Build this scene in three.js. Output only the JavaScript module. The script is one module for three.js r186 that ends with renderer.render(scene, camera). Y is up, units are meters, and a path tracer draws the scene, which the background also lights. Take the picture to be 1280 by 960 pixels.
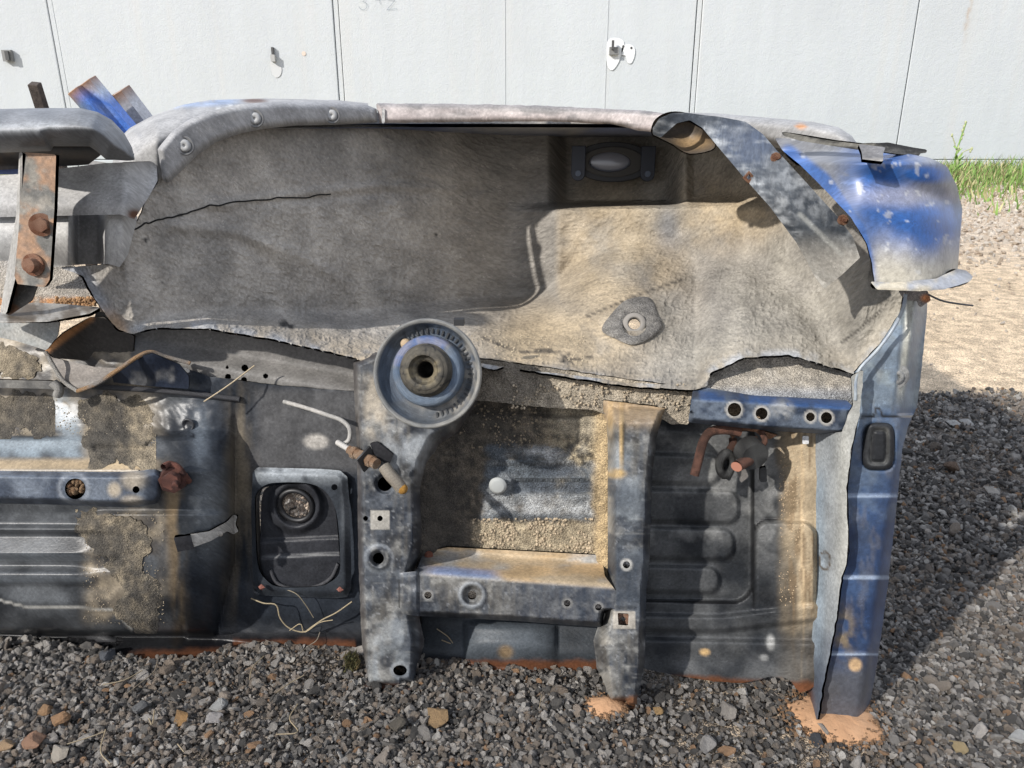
import * as THREE from 'three';
import { mergeGeometries } from 'three/addons/utils/BufferGeometryUtils.js';

// ---------- camera, sky, sun, exposure ----------
const scene = new THREE.Scene();
const H = 0.855, TH = 19.5 * Math.PI / 180, F = 963;
const camera = new THREE.PerspectiveCamera(2 * Math.atan(480 / F) * 180 / Math.PI, 4 / 3, 0.02, 400);
camera.position.set(0, H, 1);
camera.lookAt(0, H - Math.sin(TH), 1 - Math.cos(TH));
const SUN = new THREE.Vector3(-0.66, 0.51, 0.555).normalize();
{
  const w = 256, h = 128, a = new Float32Array(w * h * 4);
  for (let j = 0; j < h; j++) for (let i = 0; i < w; i++) {
    const el = (j + .5) / h * Math.PI - Math.PI / 2, az = (i + .5) / w * 2 * Math.PI;
    const s = Math.max(0, Math.sin(el));
    let r = .95 + (.42 - .95) * Math.pow(s, .45), g = .95 + (.52 - .95) * Math.pow(s, .45), b = .95 + (.74 - .95) * Math.pow(s, .5);
    const cl = .5 + .25 * Math.sin(az * 3 + 2 * Math.sin(el * 5)) + .25 * Math.sin(az * 7 + el * 11 + 1.3);
    const k = Math.max(0, cl - .45) * 1.1 * Math.min(1, s * 3);
    r += (1.15 - r) * k; g += (1.15 - g) * k; b += (1.17 - b) * k;
    if (el < 0) { const q = Math.min(1, -el * 6); r += (.22 - r) * q; g += (.2 - g) * q; b += (.18 - b) * q; }
    const o = (j * w + i) * 4; a[o] = r * 1.24; a[o + 1] = g * 1.22; a[o + 2] = b * 1.18; a[o + 3] = 1;
  }
  const t = new THREE.DataTexture(a, w, h, THREE.RGBAFormat, THREE.FloatType);
  t.mapping = THREE.EquirectangularReflectionMapping; t.magFilter = THREE.LinearFilter; t.needsUpdate = true;
  scene.background = t; scene.environment = t;
}
const sun = new THREE.DirectionalLight(new THREE.Color().setRGB(1, .955, .9), 4.15);
sun.position.copy(SUN).multiplyScalar(20); sun.castShadow = true; sun.shadow.radius = 2;
sun.shadow.mapSize.set(4096, 4096);
Object.assign(sun.shadow.camera, { left: -12, right: 12, top: 12, bottom: -12, near: .1, far: 60 });
scene.add(sun, sun.target);
const renderer = new THREE.WebGLRenderer({ antialias: true });
renderer.setSize(1024, 768); renderer.shadowMap.enabled = true;
renderer.toneMapping = THREE.LinearToneMapping; renderer.toneMappingExposure = 1.37;

// ---------- numbers ----------
let seed = 12345;
const rnd = () => { seed = (seed + 0x6d2b79f5) | 0; let t = Math.imul(seed ^ (seed >>> 15), 1 | seed); t = (t + Math.imul(t ^ (t >>> 7), 61 | t)) ^ t; return ((t ^ (t >>> 14)) >>> 0) / 4294967296; };
const rr = (a, b) => a + (b - a) * rnd();
const cl01 = (t) => t < 0 ? 0 : t > 1 ? 1 : t;
const ss = (a, b, x) => { const t = cl01((x - a) / (b - a)); return t * t * (3 - 2 * t); };
const lerp = (a, b, t) => a + (b - a) * t;
const hash = (x, y) => { let h = Math.imul(x, 374761393) + Math.imul(y, 668265263) | 0; h = Math.imul(h ^ (h >>> 13), 1274126177); return ((h ^ (h >>> 16)) >>> 0) / 4294967296; };
const vn = (x, y) => { const i = Math.floor(x), j = Math.floor(y); let u = x - i, v = y - j; u = u * u * (3 - 2 * u); v = v * v * (3 - 2 * v); return lerp(lerp(hash(i, j), hash(i + 1, j), u), lerp(hash(i, j + 1), hash(i + 1, j + 1), u), v); };
// fractal noise, 0..1, s = size of the largest feature
const N = (x, y, s, o = 4, k = 0) => { let a = 0, w = .5, q = 0; x = x / s + k * 17.3; y = y / s + k * 9.1; for (let i = 0; i < o; i++) { a += w * vn(x, y); q += w; w *= .55; x = x * 2.03 + 5.2; y = y * 2.03 + 1.7; } return a / q; };
const pwl = (pts) => (x) => { if (x <= pts[0][0]) return pts[0][1]; for (let i = 1; i < pts.length; i++) if (x <= pts[i][0]) { const [a, b] = pts[i - 1], [c, d] = pts[i]; return lerp(b, d, (x - a) / (c - a)); } return pts[pts.length - 1][1]; };
const mix = (a, b, t) => { t = cl01(t); return [a[0] + (b[0] - a[0]) * t, a[1] + (b[1] - a[1]) * t, a[2] + (b[2] - a[2]) * t]; };
const mul = (a, k) => [a[0] * k, a[1] * k, a[2] * k];
const blob = (x, y, cx, cy, rx, ry, soft = .5) => 1 - ss(1 - soft, 1 + soft, Math.hypot((x - cx) / rx, (y - cy) / ry));
const band = (x, a, b, s = 4) => ss(a - s, a + s, x) * (1 - ss(b - s, b + s, x));

// ---------- the plane that the cut shell stands in: u along it, w out of it towards the road ----------
const SL = 0.12, NL = Math.hypot(1, SL), NX = -SL / NL, NZ = 1 / NL, C0 = NX * 0.33;
const cT = Math.cos(TH), sT = Math.sin(TH);
const ray = (px, py) => { const x = (px - 640) / F, y = (480 - py) / F; return [x, -sT + y * cT, -cT - y * sT]; };
function P(px, py, w) {            // the survey point (px, py) of the shell, w metres out of its plane
  const d = ray(px, py), t = (C0 + w - NZ) / (NX * d[0] + NZ * d[2]);
  return [d[0] * t, H + d[1] * t, 1 + d[2] * t];
}
const wGround = (px, py, y = 0) => { const d = ray(px, py); if (d[1] > -.05) return -9; const t = (y - H) / d[1]; return NX * d[0] * t + NZ * (1 + d[2] * t) - C0; };
const PV = (px, py, w) => new THREE.Vector3(...P(px, py, w));
const mpp = (px, py, w) => { const a = P(px, py, w), b = P(px + 1, py, w); return Math.hypot(a[0] - b[0], a[2] - b[2]); };
const NORM = new THREE.Vector3(NX, 0, NZ);
const groundAt = (px, py, y = 0) => { const d = ray(px, py), t = (y - H) / d[1]; return [d[0] * t, y, 1 + d[2] * t]; };

// ---------- textures ----------
function tex(n, f, srgb) {
  const a = new Uint8Array(n * n * 4);
  for (let j = 0; j < n; j++) for (let i = 0; i < n; i++) { const v = f(i / n, j / n), o = (j * n + i) * 4; if (Array.isArray(v)) { a[o] = v[0] * 255; a[o + 1] = v[1] * 255; a[o + 2] = v[2] * 255; } else a[o] = a[o + 1] = a[o + 2] = Math.max(0, Math.min(255, v * 255)); a[o + 3] = 255; }
  const t = new THREE.DataTexture(a, n, n); t.wrapS = t.wrapT = THREE.RepeatWrapping; t.magFilter = THREE.LinearFilter; t.minFilter = THREE.LinearMipmapLinearFilter; t.generateMipmaps = true;
  if (srgb) t.colorSpace = THREE.SRGBColorSpace; t.needsUpdate = true; return t;
}
const tn = (u, v, p, k = 0) => {   // tiling noise with p cells
  const x = u * p, y = v * p, i = Math.floor(x), j = Math.floor(y); let a = x - i, b = y - j; a = a * a * (3 - 2 * a); b = b * b * (3 - 2 * b);
  const h = (m, n) => hash(((m % p) + p) % p + k * 131, ((n % p) + p) % p + k * 57);
  return lerp(lerp(h(i, j), h(i + 1, j), a), lerp(h(i, j + 1), h(i + 1, j + 1), a), b);
};
const cellTex = (n, cells, k) => { // tiling distance to the nearest of scattered points
  const pts = []; for (let j = 0; j < cells; j++) for (let i = 0; i < cells; i++) pts.push([(i + hash(i + k * 7, j)) / cells, (j + hash(i, j + 99 + k)) / cells]);
  return (u, v) => { const ci = Math.floor(u * cells), cj = Math.floor(v * cells); let m = 9; for (let b = -1; b < 2; b++) for (let a = -1; a < 2; a++) { const ii = ((ci + a) % cells + cells) % cells, jj = ((cj + b) % cells + cells) % cells; const p = pts[jj * cells + ii]; let dx = Math.abs(p[0] - u), dy = Math.abs(p[1] - v); dx = Math.min(dx, 1 - dx); dy = Math.min(dy, 1 - dy); m = Math.min(m, dx * dx + dy * dy); } return Math.sqrt(m) * cells; };
};
const c1 = cellTex(0, 56, 1), c2 = cellTex(0, 90, 2);
const peel = tex(512, (u, v) => { const wu = u + .012 * tn(u, v, 9, 3), wv = v + .012 * tn(u, v, 9, 4); return cl01(.8 - .42 * c1((wu % 1), (wv % 1)) + .3 * tn(u, v, 14) + .18 * tn(u, v, 128, 2) - .16); });
const leather = tex(512, (u, v) => { const wu = u + .03 * tn(u, v, 7, 3), wv = v + .03 * tn(u, v, 7, 4); const rg = (p, k) => 1 - Math.abs(2 * tn(wu % 1, wv % 1, p, k) - 1); return cl01(.15 + .4 * Math.pow(rg(18, 11), 1.5) + .28 * rg(36, 12) + .17 * tn(u, v, 90, 13) + .08 * tn(u, v, 240, 14)); });
const grit = tex(512, (u, v) => cl01(.35 * tn(u, v, 20) + .35 * tn(u, v, 70, 1) + .3 * tn(u, v, 200, 2) + (c2(u, v) < .3 ? .12 : 0)));
const fineB = tex(512, (u, v) => cl01(.5 * tn(u, v, 10) + .3 * tn(u, v, 60, 1) + .2 * tn(u, v, 220, 2)));
const speck = tex(512, (u, v) => { const k = .72 + .2 * (tn(u, v, 12, 5) - .5) + .25 * (tn(u, v, 90, 6) - .5) + .4 * (tn(u, v, 256, 7) - .5); return cl01(k + (tn(u, v, 180, 8) > .93 ? .25 : 0)); }, true);
const scuff = tex(512, (u, v) => { const s = tn(u * .999, v, 256, 3), l = tn(u, (v + u * .0) % 1, 16, 4); let k = .84 + .14 * (tn(u, v, 8, 5) - .5) + .14 * (tn(u, v, 64, 6) - .5) + .12 * (s - .5); k += l > .8 && tn(u, v, 128, 9) > .75 ? .12 : 0; return cl01(k); }, true);
const tiled = (t, m) => { const c = t.clone(); c.repeat.set(1 / m, 1 / m); c.needsUpdate = true; return c; };
const std = (o) => new THREE.MeshStandardMaterial({ side: THREE.DoubleSide, vertexColors: true, ...o });
const phy = (o) => new THREE.MeshPhysicalMaterial({ side: THREE.DoubleSide, vertexColors: true, ...o });
const M = {
  seal: std({ roughness: .93, bumpMap: tiled(leather, .3), bumpScale: .0045, map: tiled(scuff, .23) }),
  sand: std({ roughness: 1, bumpMap: tiled(grit, .16), bumpScale: .003, map: tiled(speck, .13) }),
  steel: phy({ roughness: .55, specularIntensity: .5, bumpMap: tiled(fineB, .2), bumpScale: .0006, map: tiled(scuff, .21) }),
  black: phy({ roughness: .45, specularIntensity: .35, bumpMap: tiled(fineB, .23), bumpScale: .0006, map: tiled(scuff, .19) }),
  pan: phy({ roughness: .36, specularIntensity: .45, bumpMap: tiled(fineB, .2), bumpScale: .00025, map: tiled(scuff, .21), color: 0xffffff }),
  paint: new THREE.MeshPhysicalMaterial({ side: THREE.DoubleSide, vertexColors: true, roughness: .5, clearcoat: .35, clearcoatRoughness: .3, bumpMap: tiled(fineB, .3), bumpScale: .00012, map: tiled(scuff, .26) }),
  plastic: std({ roughness: .6, bumpMap: tiled(fineB, .2), bumpScale: .00025, map: tiled(scuff, .2) }),
  rust: std({ roughness: .95, bumpMap: tiled(grit, .06), bumpScale: .002, map: tiled(speck, .07) }),
};
const flat = (r, g, b, rough = .8, o = {}) => new THREE.MeshStandardMaterial({ color: new THREE.Color().setRGB(r, g, b), roughness: rough, side: THREE.DoubleSide, ...o });
const K = { BLACK: [.014, .016, .02], CHAR: [.035, .036, .038], NAVY: [.018, .03, .058], STEEL: [.085, .1, .12], PALE: [.3, .35, .4], WHITE: [.45, .46, .46], DUST: [.24, .21, .17], SAND: [.4, .285, .165], GREY: [.24, .235, .23], DIRT: [.1, .083, .065], RUST: [.09, .036, .018], ORANGE: [.42, .2, .08], BLUE: [.03, .085, .3], DBLUE: [.022, .05, .15], SEAL: [.115, .11, .105] };

for (const [k, v] of [['seal', 1.42], ['sand', 1.9], ['steel', 1.35], ['black', 1.5], ['pan', 1.4], ['paint', 1.45], ['plastic', 1.4], ['rust', 1.9]]) M[k].color.setScalar(v);   // the grain maps average below one
// ---------- bookkeeping ----------
const used = {};
const numbered = (n) => { const k = used[n] = (used[n] ?? -1) + 1; return k ? n + '_' + String(k).padStart(3, '0') : n; };
function tag(o, label, category, group, kind) { if (label) o.userData.label = label; if (category) o.userData.category = category; if (group) o.userData.group = group; if (kind) o.userData.kind = kind; return o; }
function thing(name, label, category, group) { const g = new THREE.Group(); g.name = numbered(name); scene.add(g); return tag(g, label, category, group); }
function add(parent, name, geo, mat, label) {
  const m = new THREE.Mesh(geo, mat); m.name = parent === scene ? numbered(name) : name; m.castShadow = m.receiveShadow = true;
  if (label) m.userData.label = label;
  parent.add(m); return m;
}
function paintGeo(g, f) { const p = g.attributes.position, a = new Float32Array(p.count * 3); for (let i = 0; i < p.count; i++) { const c = f(p.getX(i), p.getY(i), p.getZ(i)); a[i * 3] = c[0]; a[i * 3 + 1] = c[1]; a[i * 3 + 2] = c[2]; } g.setAttribute('color', new THREE.BufferAttribute(a, 3)); return g; }

// ---------- sheet metal ----------
function smoothLoop(p, k = 6) {
  const o = [], n = p.length;
  for (let i = 0; i < n; i++) { const a = p[(i + n - 1) % n], b = p[i], c = p[(i + 1) % n], d = p[(i + 2) % n]; for (let j = 0; j < k; j++) { const t = j / k, t2 = t * t, t3 = t2 * t; o.push([0, 1].map((q) => .5 * (2 * b[q] + (c[q] - a[q]) * t + (2 * a[q] - 5 * b[q] + 4 * c[q] - d[q]) * t2 + (3 * b[q] - a[q] - 3 * c[q] + d[q]) * t3))); } }
  return o;
}
function polySdf(p) {              // positive inside
  const n = p.length;
  return (x, y) => { let d = 1e9, inside = false; for (let i = 0, j = n - 1; i < n; j = i++) { const ax = p[j][0], ay = p[j][1], ex = p[i][0] - ax, ey = p[i][1] - ay, wx = x - ax, wy = y - ay; const t = cl01((wx * ex + wy * ey) / (ex * ex + ey * ey + 1e-9)), qx = wx - ex * t, qy = wy - ey * t; d = Math.min(d, qx * qx + qy * qy); if ((p[i][1] > y) !== (ay > y) && x < ex * (y - ay) / ey + ax) inside = !inside; } d = Math.sqrt(d); return inside ? d : -d; };
}
const rbox = (x, y, x0, y0, x1, y1, r) => { const hx = (x1 - x0) / 2, hy = (y1 - y0) / 2; r = Math.min(r, hx, hy); const qx = Math.abs(x - (x0 + x1) / 2) - hx + r, qy = Math.abs(y - (y0 + y1) / 2) - hy + r; return -(Math.hypot(Math.max(qx, 0), Math.max(qy, 0)) + Math.min(Math.max(qx, qy), 0) - r); };
const segD = (x, y, a, b) => { const ex = b[0] - a[0], ey = b[1] - a[1], t = cl01(((x - a[0]) * ex + (y - a[1]) * ey) / (ex * ex + ey * ey + 1e-9)); return Math.hypot(x - a[0] - ex * t, y - a[1] - ey * t); };
const lineD = (x, y, pts) => { let d = 1e9; for (let i = 1; i < pts.length; i++) d = Math.min(d, segD(x, y, pts[i - 1], pts[i])); return d; };
// a pressed sheet: outline and holes in survey points, w(x, y, inset) its relief, col(x, y, inset) its coat, with real thickness and a raw rim
const uvFlat = (p) => [p[0], p[1] - p[2]];
function sheetGeo({ poly, uvf = uvFlat, smooth, holes = [], step = 4, w, pos, thick = .0016, col, rim, back, rough = 0, ground = true }) {
  const loop = smooth ? smoothLoop(poly) : poly, out = polySdf(loop);
  const hs = holes.map((h) => h.length === 3 ? (x, y) => h[2] - Math.hypot(x - h[0], y - h[1]) : h.length === 4 && typeof h[0] === 'number' ? (x, y) => (1 - Math.hypot((x - h[0]) / h[2], (y - h[1]) / h[3])) * Math.min(h[2], h[3]) : polySdf(h));
  let x0 = 1e9, y0 = 1e9, x1 = -1e9, y1 = -1e9; for (const [x, y] of loop) { x0 = Math.min(x0, x); y0 = Math.min(y0, y); x1 = Math.max(x1, x); y1 = Math.max(y1, y); }
  x0 -= 3; y0 -= 3; const nx = Math.ceil((x1 + 3 - x0) / step), ny = Math.ceil((y1 + 3 - y0) / step);
  const D = new Float32Array((nx + 1) * (ny + 1));
  const sd = (x, y) => { let d = out(x, y); if (rough) d += (N(x, y, 9, 3, 3) - .5) * rough + (rough > 8 ? (N(x, y, 42, 2, 5) - .5) * rough * 2.4 : 0); for (const h of hs) d = Math.min(d, -h(x, y)); return d; };
  for (let j = 0; j <= ny; j++) for (let i = 0; i <= nx; i++) { let d = sd(x0 + i * step, y0 + j * step); if (Math.abs(d) < 1e-3) d = 1e-3; D[j * (nx + 1) + i] = d; }
  const vx = [], vy = [], tri = [], segs = [], cache = new Map();
  const vert = (key, x, y) => { let v = cache.get(key); if (v === undefined) { v = vx.length; vx.push(x); vy.push(y); cache.set(key, v); } return v; };
  for (let j = 0; j < ny; j++) for (let i = 0; i < nx; i++) {
    const c = [[i, j], [i, j + 1], [i + 1, j + 1], [i + 1, j]], d = c.map(([a, b]) => D[b * (nx + 1) + a]);
    if (d[0] < 0 && d[1] < 0 && d[2] < 0 && d[3] < 0) continue;
    const ring = [], kind = [];
    for (let q = 0; q < 4; q++) {
      const r = (q + 1) % 4, a = c[q], b = c[r];
      if (d[q] > 0) { ring.push(vert(a[1] * 1e5 + a[0], x0 + a[0] * step, y0 + a[1] * step)); kind.push(0); }
      if ((d[q] > 0) !== (d[r] > 0)) { const t = d[q] / (d[q] - d[r]), lo = Math.min(a[1] * 1e5 + a[0], b[1] * 1e5 + b[0]); ring.push(vert((a[0] === b[0] ? 1e10 : 2e10) + lo, x0 + lerp(a[0], b[0], t) * step, y0 + lerp(a[1], b[1], t) * step)); kind.push(d[q] > 0 ? 1 : 2); }
    }
    for (let q = 1; q + 1 < ring.length; q++) tri.push(ring[0], ring[q], ring[q + 1]);
    for (let q = 0; q < ring.length; q++) { const r = (q + 1) % ring.length; if (kind[q] === 1 && kind[r] === 2) segs.push([ring[q], ring[r]]); }
  }
  const n = vx.length, pos3 = new Float32Array(n * 3), ins = new Float32Array(n);
  for (let i = 0; i < n; i++) { ins[i] = Math.max(0, out(vx[i], vy[i])); let p; if (pos) p = pos(vx[i], vy[i], ins[i]); else { let ww = w(vx[i], vy[i], ins[i]); if (ground) ww = Math.max(ww, wGround(vx[i], vy[i], -.004)); p = P(vx[i], vy[i], ww); } pos3[i * 3] = p[0]; pos3[i * 3 + 1] = p[1]; pos3[i * 3 + 2] = p[2]; }
  const nor = new Float32Array(n * 3);
  for (let t = 0; t < tri.length; t += 3) { const a = tri[t] * 3, b = tri[t + 1] * 3, c = tri[t + 2] * 3; const ux = pos3[b] - pos3[a], uy = pos3[b + 1] - pos3[a + 1], uz = pos3[b + 2] - pos3[a + 2], wx = pos3[c] - pos3[a], wy = pos3[c + 1] - pos3[a + 1], wz = pos3[c + 2] - pos3[a + 2]; const qx = uy * wz - uz * wy, qy = uz * wx - ux * wz, qz = ux * wy - uy * wx; for (const k of [a, b, c]) { nor[k] += qx; nor[k + 1] += qy; nor[k + 2] += qz; } }
  for (let i = 0; i < n; i++) { const l = Math.hypot(nor[i * 3], nor[i * 3 + 1], nor[i * 3 + 2]) || 1; nor[i * 3] /= l; nor[i * 3 + 1] /= l; nor[i * 3 + 2] /= l; }
  const m = n * 2 + segs.length * 4, PP = new Float32Array(m * 3), NN = new Float32Array(m * 3), CC = new Float32Array(m * 3), UV = new Float32Array(m * 2), idx = [];
  const put = (i, p, q, c) => { PP.set(p, i * 3); NN.set(q, i * 3); CC.set(c, i * 3); const q2 = uvf(p); UV[i * 2] = q2[0]; UV[i * 2 + 1] = q2[1]; };
  const F3 = (i) => [pos3[i * 3], pos3[i * 3 + 1], pos3[i * 3 + 2]], B3 = (i) => [pos3[i * 3] - nor[i * 3] * thick, pos3[i * 3 + 1] - nor[i * 3 + 1] * thick, pos3[i * 3 + 2] - nor[i * 3 + 2] * thick];
  for (let i = 0; i < n; i++) {
    const q = [nor[i * 3], nor[i * 3 + 1], nor[i * 3 + 2]]; put(i, F3(i), q, col(vx[i], vy[i], ins[i]));
    put(n + i, B3(i), [-q[0], -q[1], -q[2]], back || K.CHAR);
  }
  for (let t = 0; t < tri.length; t += 3) idx.push(tri[t], tri[t + 1], tri[t + 2], n + tri[t], n + tri[t + 2], n + tri[t + 1]);
  segs.forEach(([a, b], k) => {
    const o = n * 2 + k * 4, A = F3(a), B = F3(b), A2 = B3(a), B2 = B3(b); const ux = B[0] - A[0], uy = B[1] - A[1], uz = B[2] - A[2], wx = A2[0] - A[0], wy = A2[1] - A[1], wz = A2[2] - A[2]; let q = [uy * wz - uz * wy, uz * wx - ux * wz, ux * wy - uy * wx]; const l = Math.hypot(...q) || 1; q = mul(q, 1 / l);
    const cc = rim ? (typeof rim === 'function' ? rim(vx[a], vy[a]) : rim) : mul(col(vx[a], vy[a], 0), 1.15);
    put(o, A, q, cc); put(o + 1, B, q, cc); put(o + 2, B2, q, cc); put(o + 3, A2, q, cc); idx.push(o, o + 2, o + 1, o, o + 3, o + 2);
  });
  const g = new THREE.BufferGeometry();
  g.setAttribute('position', new THREE.BufferAttribute(PP, 3)); g.setAttribute('normal', new THREE.BufferAttribute(NN, 3)); g.setAttribute('color', new THREE.BufferAttribute(CC, 3)); g.setAttribute('uv', new THREE.BufferAttribute(UV, 2)); g.setIndex(idx);
  return g;
}
const sheet = (parent, name, mat, o) => add(parent, name, sheetGeo(o), mat, o.label);
const dome = (d, r) => { const t = 1 - cl01(d / r); return Math.sqrt(Math.max(0, 1 - t * t)); };
function tubeGeo(pts, r, col, seg = 0, radial = 8, closed = false) {
  const c = new THREE.CatmullRomCurve3(pts.map((p) => p.isVector3 ? p : PV(...p)), closed); const g = new THREE.TubeGeometry(c, seg || pts.length * 6, r, radial, closed);
  return paintGeo(g, typeof col === 'function' ? col : () => col);
}
function facing(m, px, py, w, tiltUp = 0, tiltSide = 0) { m.position.set(...P(px, py, w)); m.rotation.set(-tiltUp, Math.atan2(NX, NZ) + tiltSide, 0, 'YXZ'); return m; }   // local z looks out of the plane
const noiseCol = (a, b, s, k = 0) => (x, y, z) => mix(a, b, ss(.35, .65, N(x + z * .7, y + z * .6, s, 3, k)));
const project = (x, y, z) => { const dy = y - H, dz = 1 - z, c = dz * cT - dy * sT; return [640 + F * x / c, 480 - F * (dy * cT + dz * sT) / c]; };
function lathe(profile, seg = 36) { const g = new THREE.LatheGeometry(profile.map(([r, z]) => new THREE.Vector2(r, z)), seg); g.rotateX(Math.PI / 2); return g; }   // profile (radius, height along local z)
// ---------- the cut-off car section ----------
const car = thing('scrap_car_section', 'sawn-off rear quarter of a blue car standing on edge, muddy underside and wheel arch showing', 'car wreck');

const smax = (a, b, k) => { const h = cl01(.5 + .5 * (a - b) / k); return lerp(b, a, h) + k * h * (1 - h); };
// wheel arch: wall of an upright half cylinder, a floor that slopes to the front edge
const edgeY = pwl([[90, 330], [120, 372], [148, 412], [165, 417], [190, 410], [260, 410], [340, 424], [440, 446], [520, 452], [600, 458], [630, 462], [700, 470], [780, 482], [870, 488], [888, 466], [930, 446], [1000, 446], [1070, 468], [1120, 400]]);
const toUW = (p) => [p[0] * NZ - p[2] * NX, p[0] * NX + p[2] * NZ - C0];
const ARCH = { L: toUW(P(158, 330, 0))[0], R: toUW(P(1095, 400, 0))[0], B: .63 };
const vplane = (a, b) => { const nx = a[2] - b[2], nz = b[0] - a[0], c = nx * a[0] + nz * a[2]; return (px, py) => { const d = ray(px, py), q = nx * d[0] + nz * d[2]; if (Math.abs(q) < 1e-6) return 9; const t = (c - nz) / q; return t < 0 || t > 4 ? -9 : NX * d[0] * t + NZ * (1 + d[2] * t) - C0; }; };
const smin = (a, b, k) => { const h = cl01(.5 + .5 * (b - a) / k); return lerp(b, a, h) - k * h * (1 - h); };
const leftWall = vplane(P(146, 330, 0), P(632, 300, -.63));   // flat left cheek of the wheel house
function wallW(px, py) { return Math.min(.004, smax(Math.min(.004, leftWall(px, py)), backW(px, py), .08)); }
function backW(px, py) {
  const d = ray(px, py), A = (ARCH.R - ARCH.L) / 2, u0 = (ARCH.R + ARCH.L) / 2 - .02, [ou, ow] = toUW([0, H, 1]);
  const du = d[0] * NZ - d[2] * NX, dw = d[0] * NX + d[2] * NZ;
  const a = (du / A) ** 2 + (dw / ARCH.B) ** 2, b = 2 * ((ou - u0) * du / A ** 2 + ow * dw / ARCH.B ** 2), c = ((ou - u0) / A) ** 2 + (ow / ARCH.B) ** 2 - 1, q = b * b - 4 * a * c;
  if (q < 0) return 0;
  return Math.min(.004, ow + dw * (-b + Math.sqrt(q)) / (2 * a));
}
function floorW(px, py) {
  const e = edgeY(px), p0 = P(px, e, 0), d = ray(px, py); if (py >= e) return 0;
  const slope = lerp(-.07, .2, ss(640, 800, px)); // rises towards the back: y = y0 - slope * w
  const dw = d[0] * NX + d[2] * NZ, ow = NZ - C0; // w = ow + dw t ; y = H + d1 t
  const t = (p0[1] - slope * ow - H) / (d[1] + slope * dw); const w = ow + dw * t;
  return t < 0 || w > 0 ? (t < 0 ? -9 : 0) : w;
}
function linerW(px, py) {
  let w = smax(wallW(px, py), Math.max(floorW(px, py), -1), .07);
  // stepped box on the right half, recess with the vent above it
  const box = ss(625, 708, px - (py - 250) * .04) * (1 - ss(760, 960, px)) * ss(252, 262, py + (px - 760) * .02) * (1 - ss(330, 430, py));
  w += .075 * box;
  w -= .10 * ss(682, 712, px) * (1 - ss(830, 860, px)) * (1 - ss(252, 259, py)) + .05 * ss(850, 870, px) * (1 - ss(240, 262, py)) * (1 - ss(930, 1000, px));
  // pressings and creases
  w += .007 * ss(246, 262, py + (px - 330) * .045 - (px < 300 ? (300 - px) * -.28 : 0)) * (1 - ss(600, 660, px));
  w += .010 * Math.exp(-(((px - 697) / 7) ** 2)) * ss(255, 275, py) * (1 - ss(350, 395, py));
  w -= .007 * Math.exp(-((lineD(px, py, [[620, 408], [660, 395], [690, 372], [712, 330]]) / 7) ** 2));
  w += .007 * Math.exp(-((lineD(px, py, [[262, 258], [330, 247], [400, 240], [480, 232], [570, 238]]) / 5) ** 2)) + .006 * Math.exp(-((lineD(px, py, [[215, 282], [290, 290], [370, 318], [430, 352], [470, 400]]) / 7) ** 2)) - .006 * Math.exp(-((lineD(px, py, [[300, 300], [360, 345], [395, 395]]) / 9) ** 2)) + .004 * Math.exp(-((lineD(px, py, [[480, 300], [540, 330], [590, 380]]) / 12) ** 2));
  w += .006 * (N(px, py, 90, 2, 5) - .5) + .0022 * (N(px, py, 30, 2, 6) - .5);
  // welded bracket pad with a round hole
  const b = ss(52, 26, Math.hypot((px - 790) * .95, (py - 398) * 1.15)); w += .016 * b * (1 - ss(330, 420, py) * 0);
  w -= .008 * (1 - ss(12, 17, Math.hypot(px - 793, py - 405)));
  w += .02 * ss(edgeY(px) - 16, edgeY(px) + 1, py) * ss(230, 330, px) * (1 - ss(860, 890, px));
  return Math.min(w, .022 + (px < 165 ? .02 * ss(165, 110, px) : 0));
}
const archUV = (p) => [p[0] + p[0] * .25 + p[2] * lerp(-.35, .4, ss(-.45, .45, p[0])), p[1] - p[2] * .5];
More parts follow.
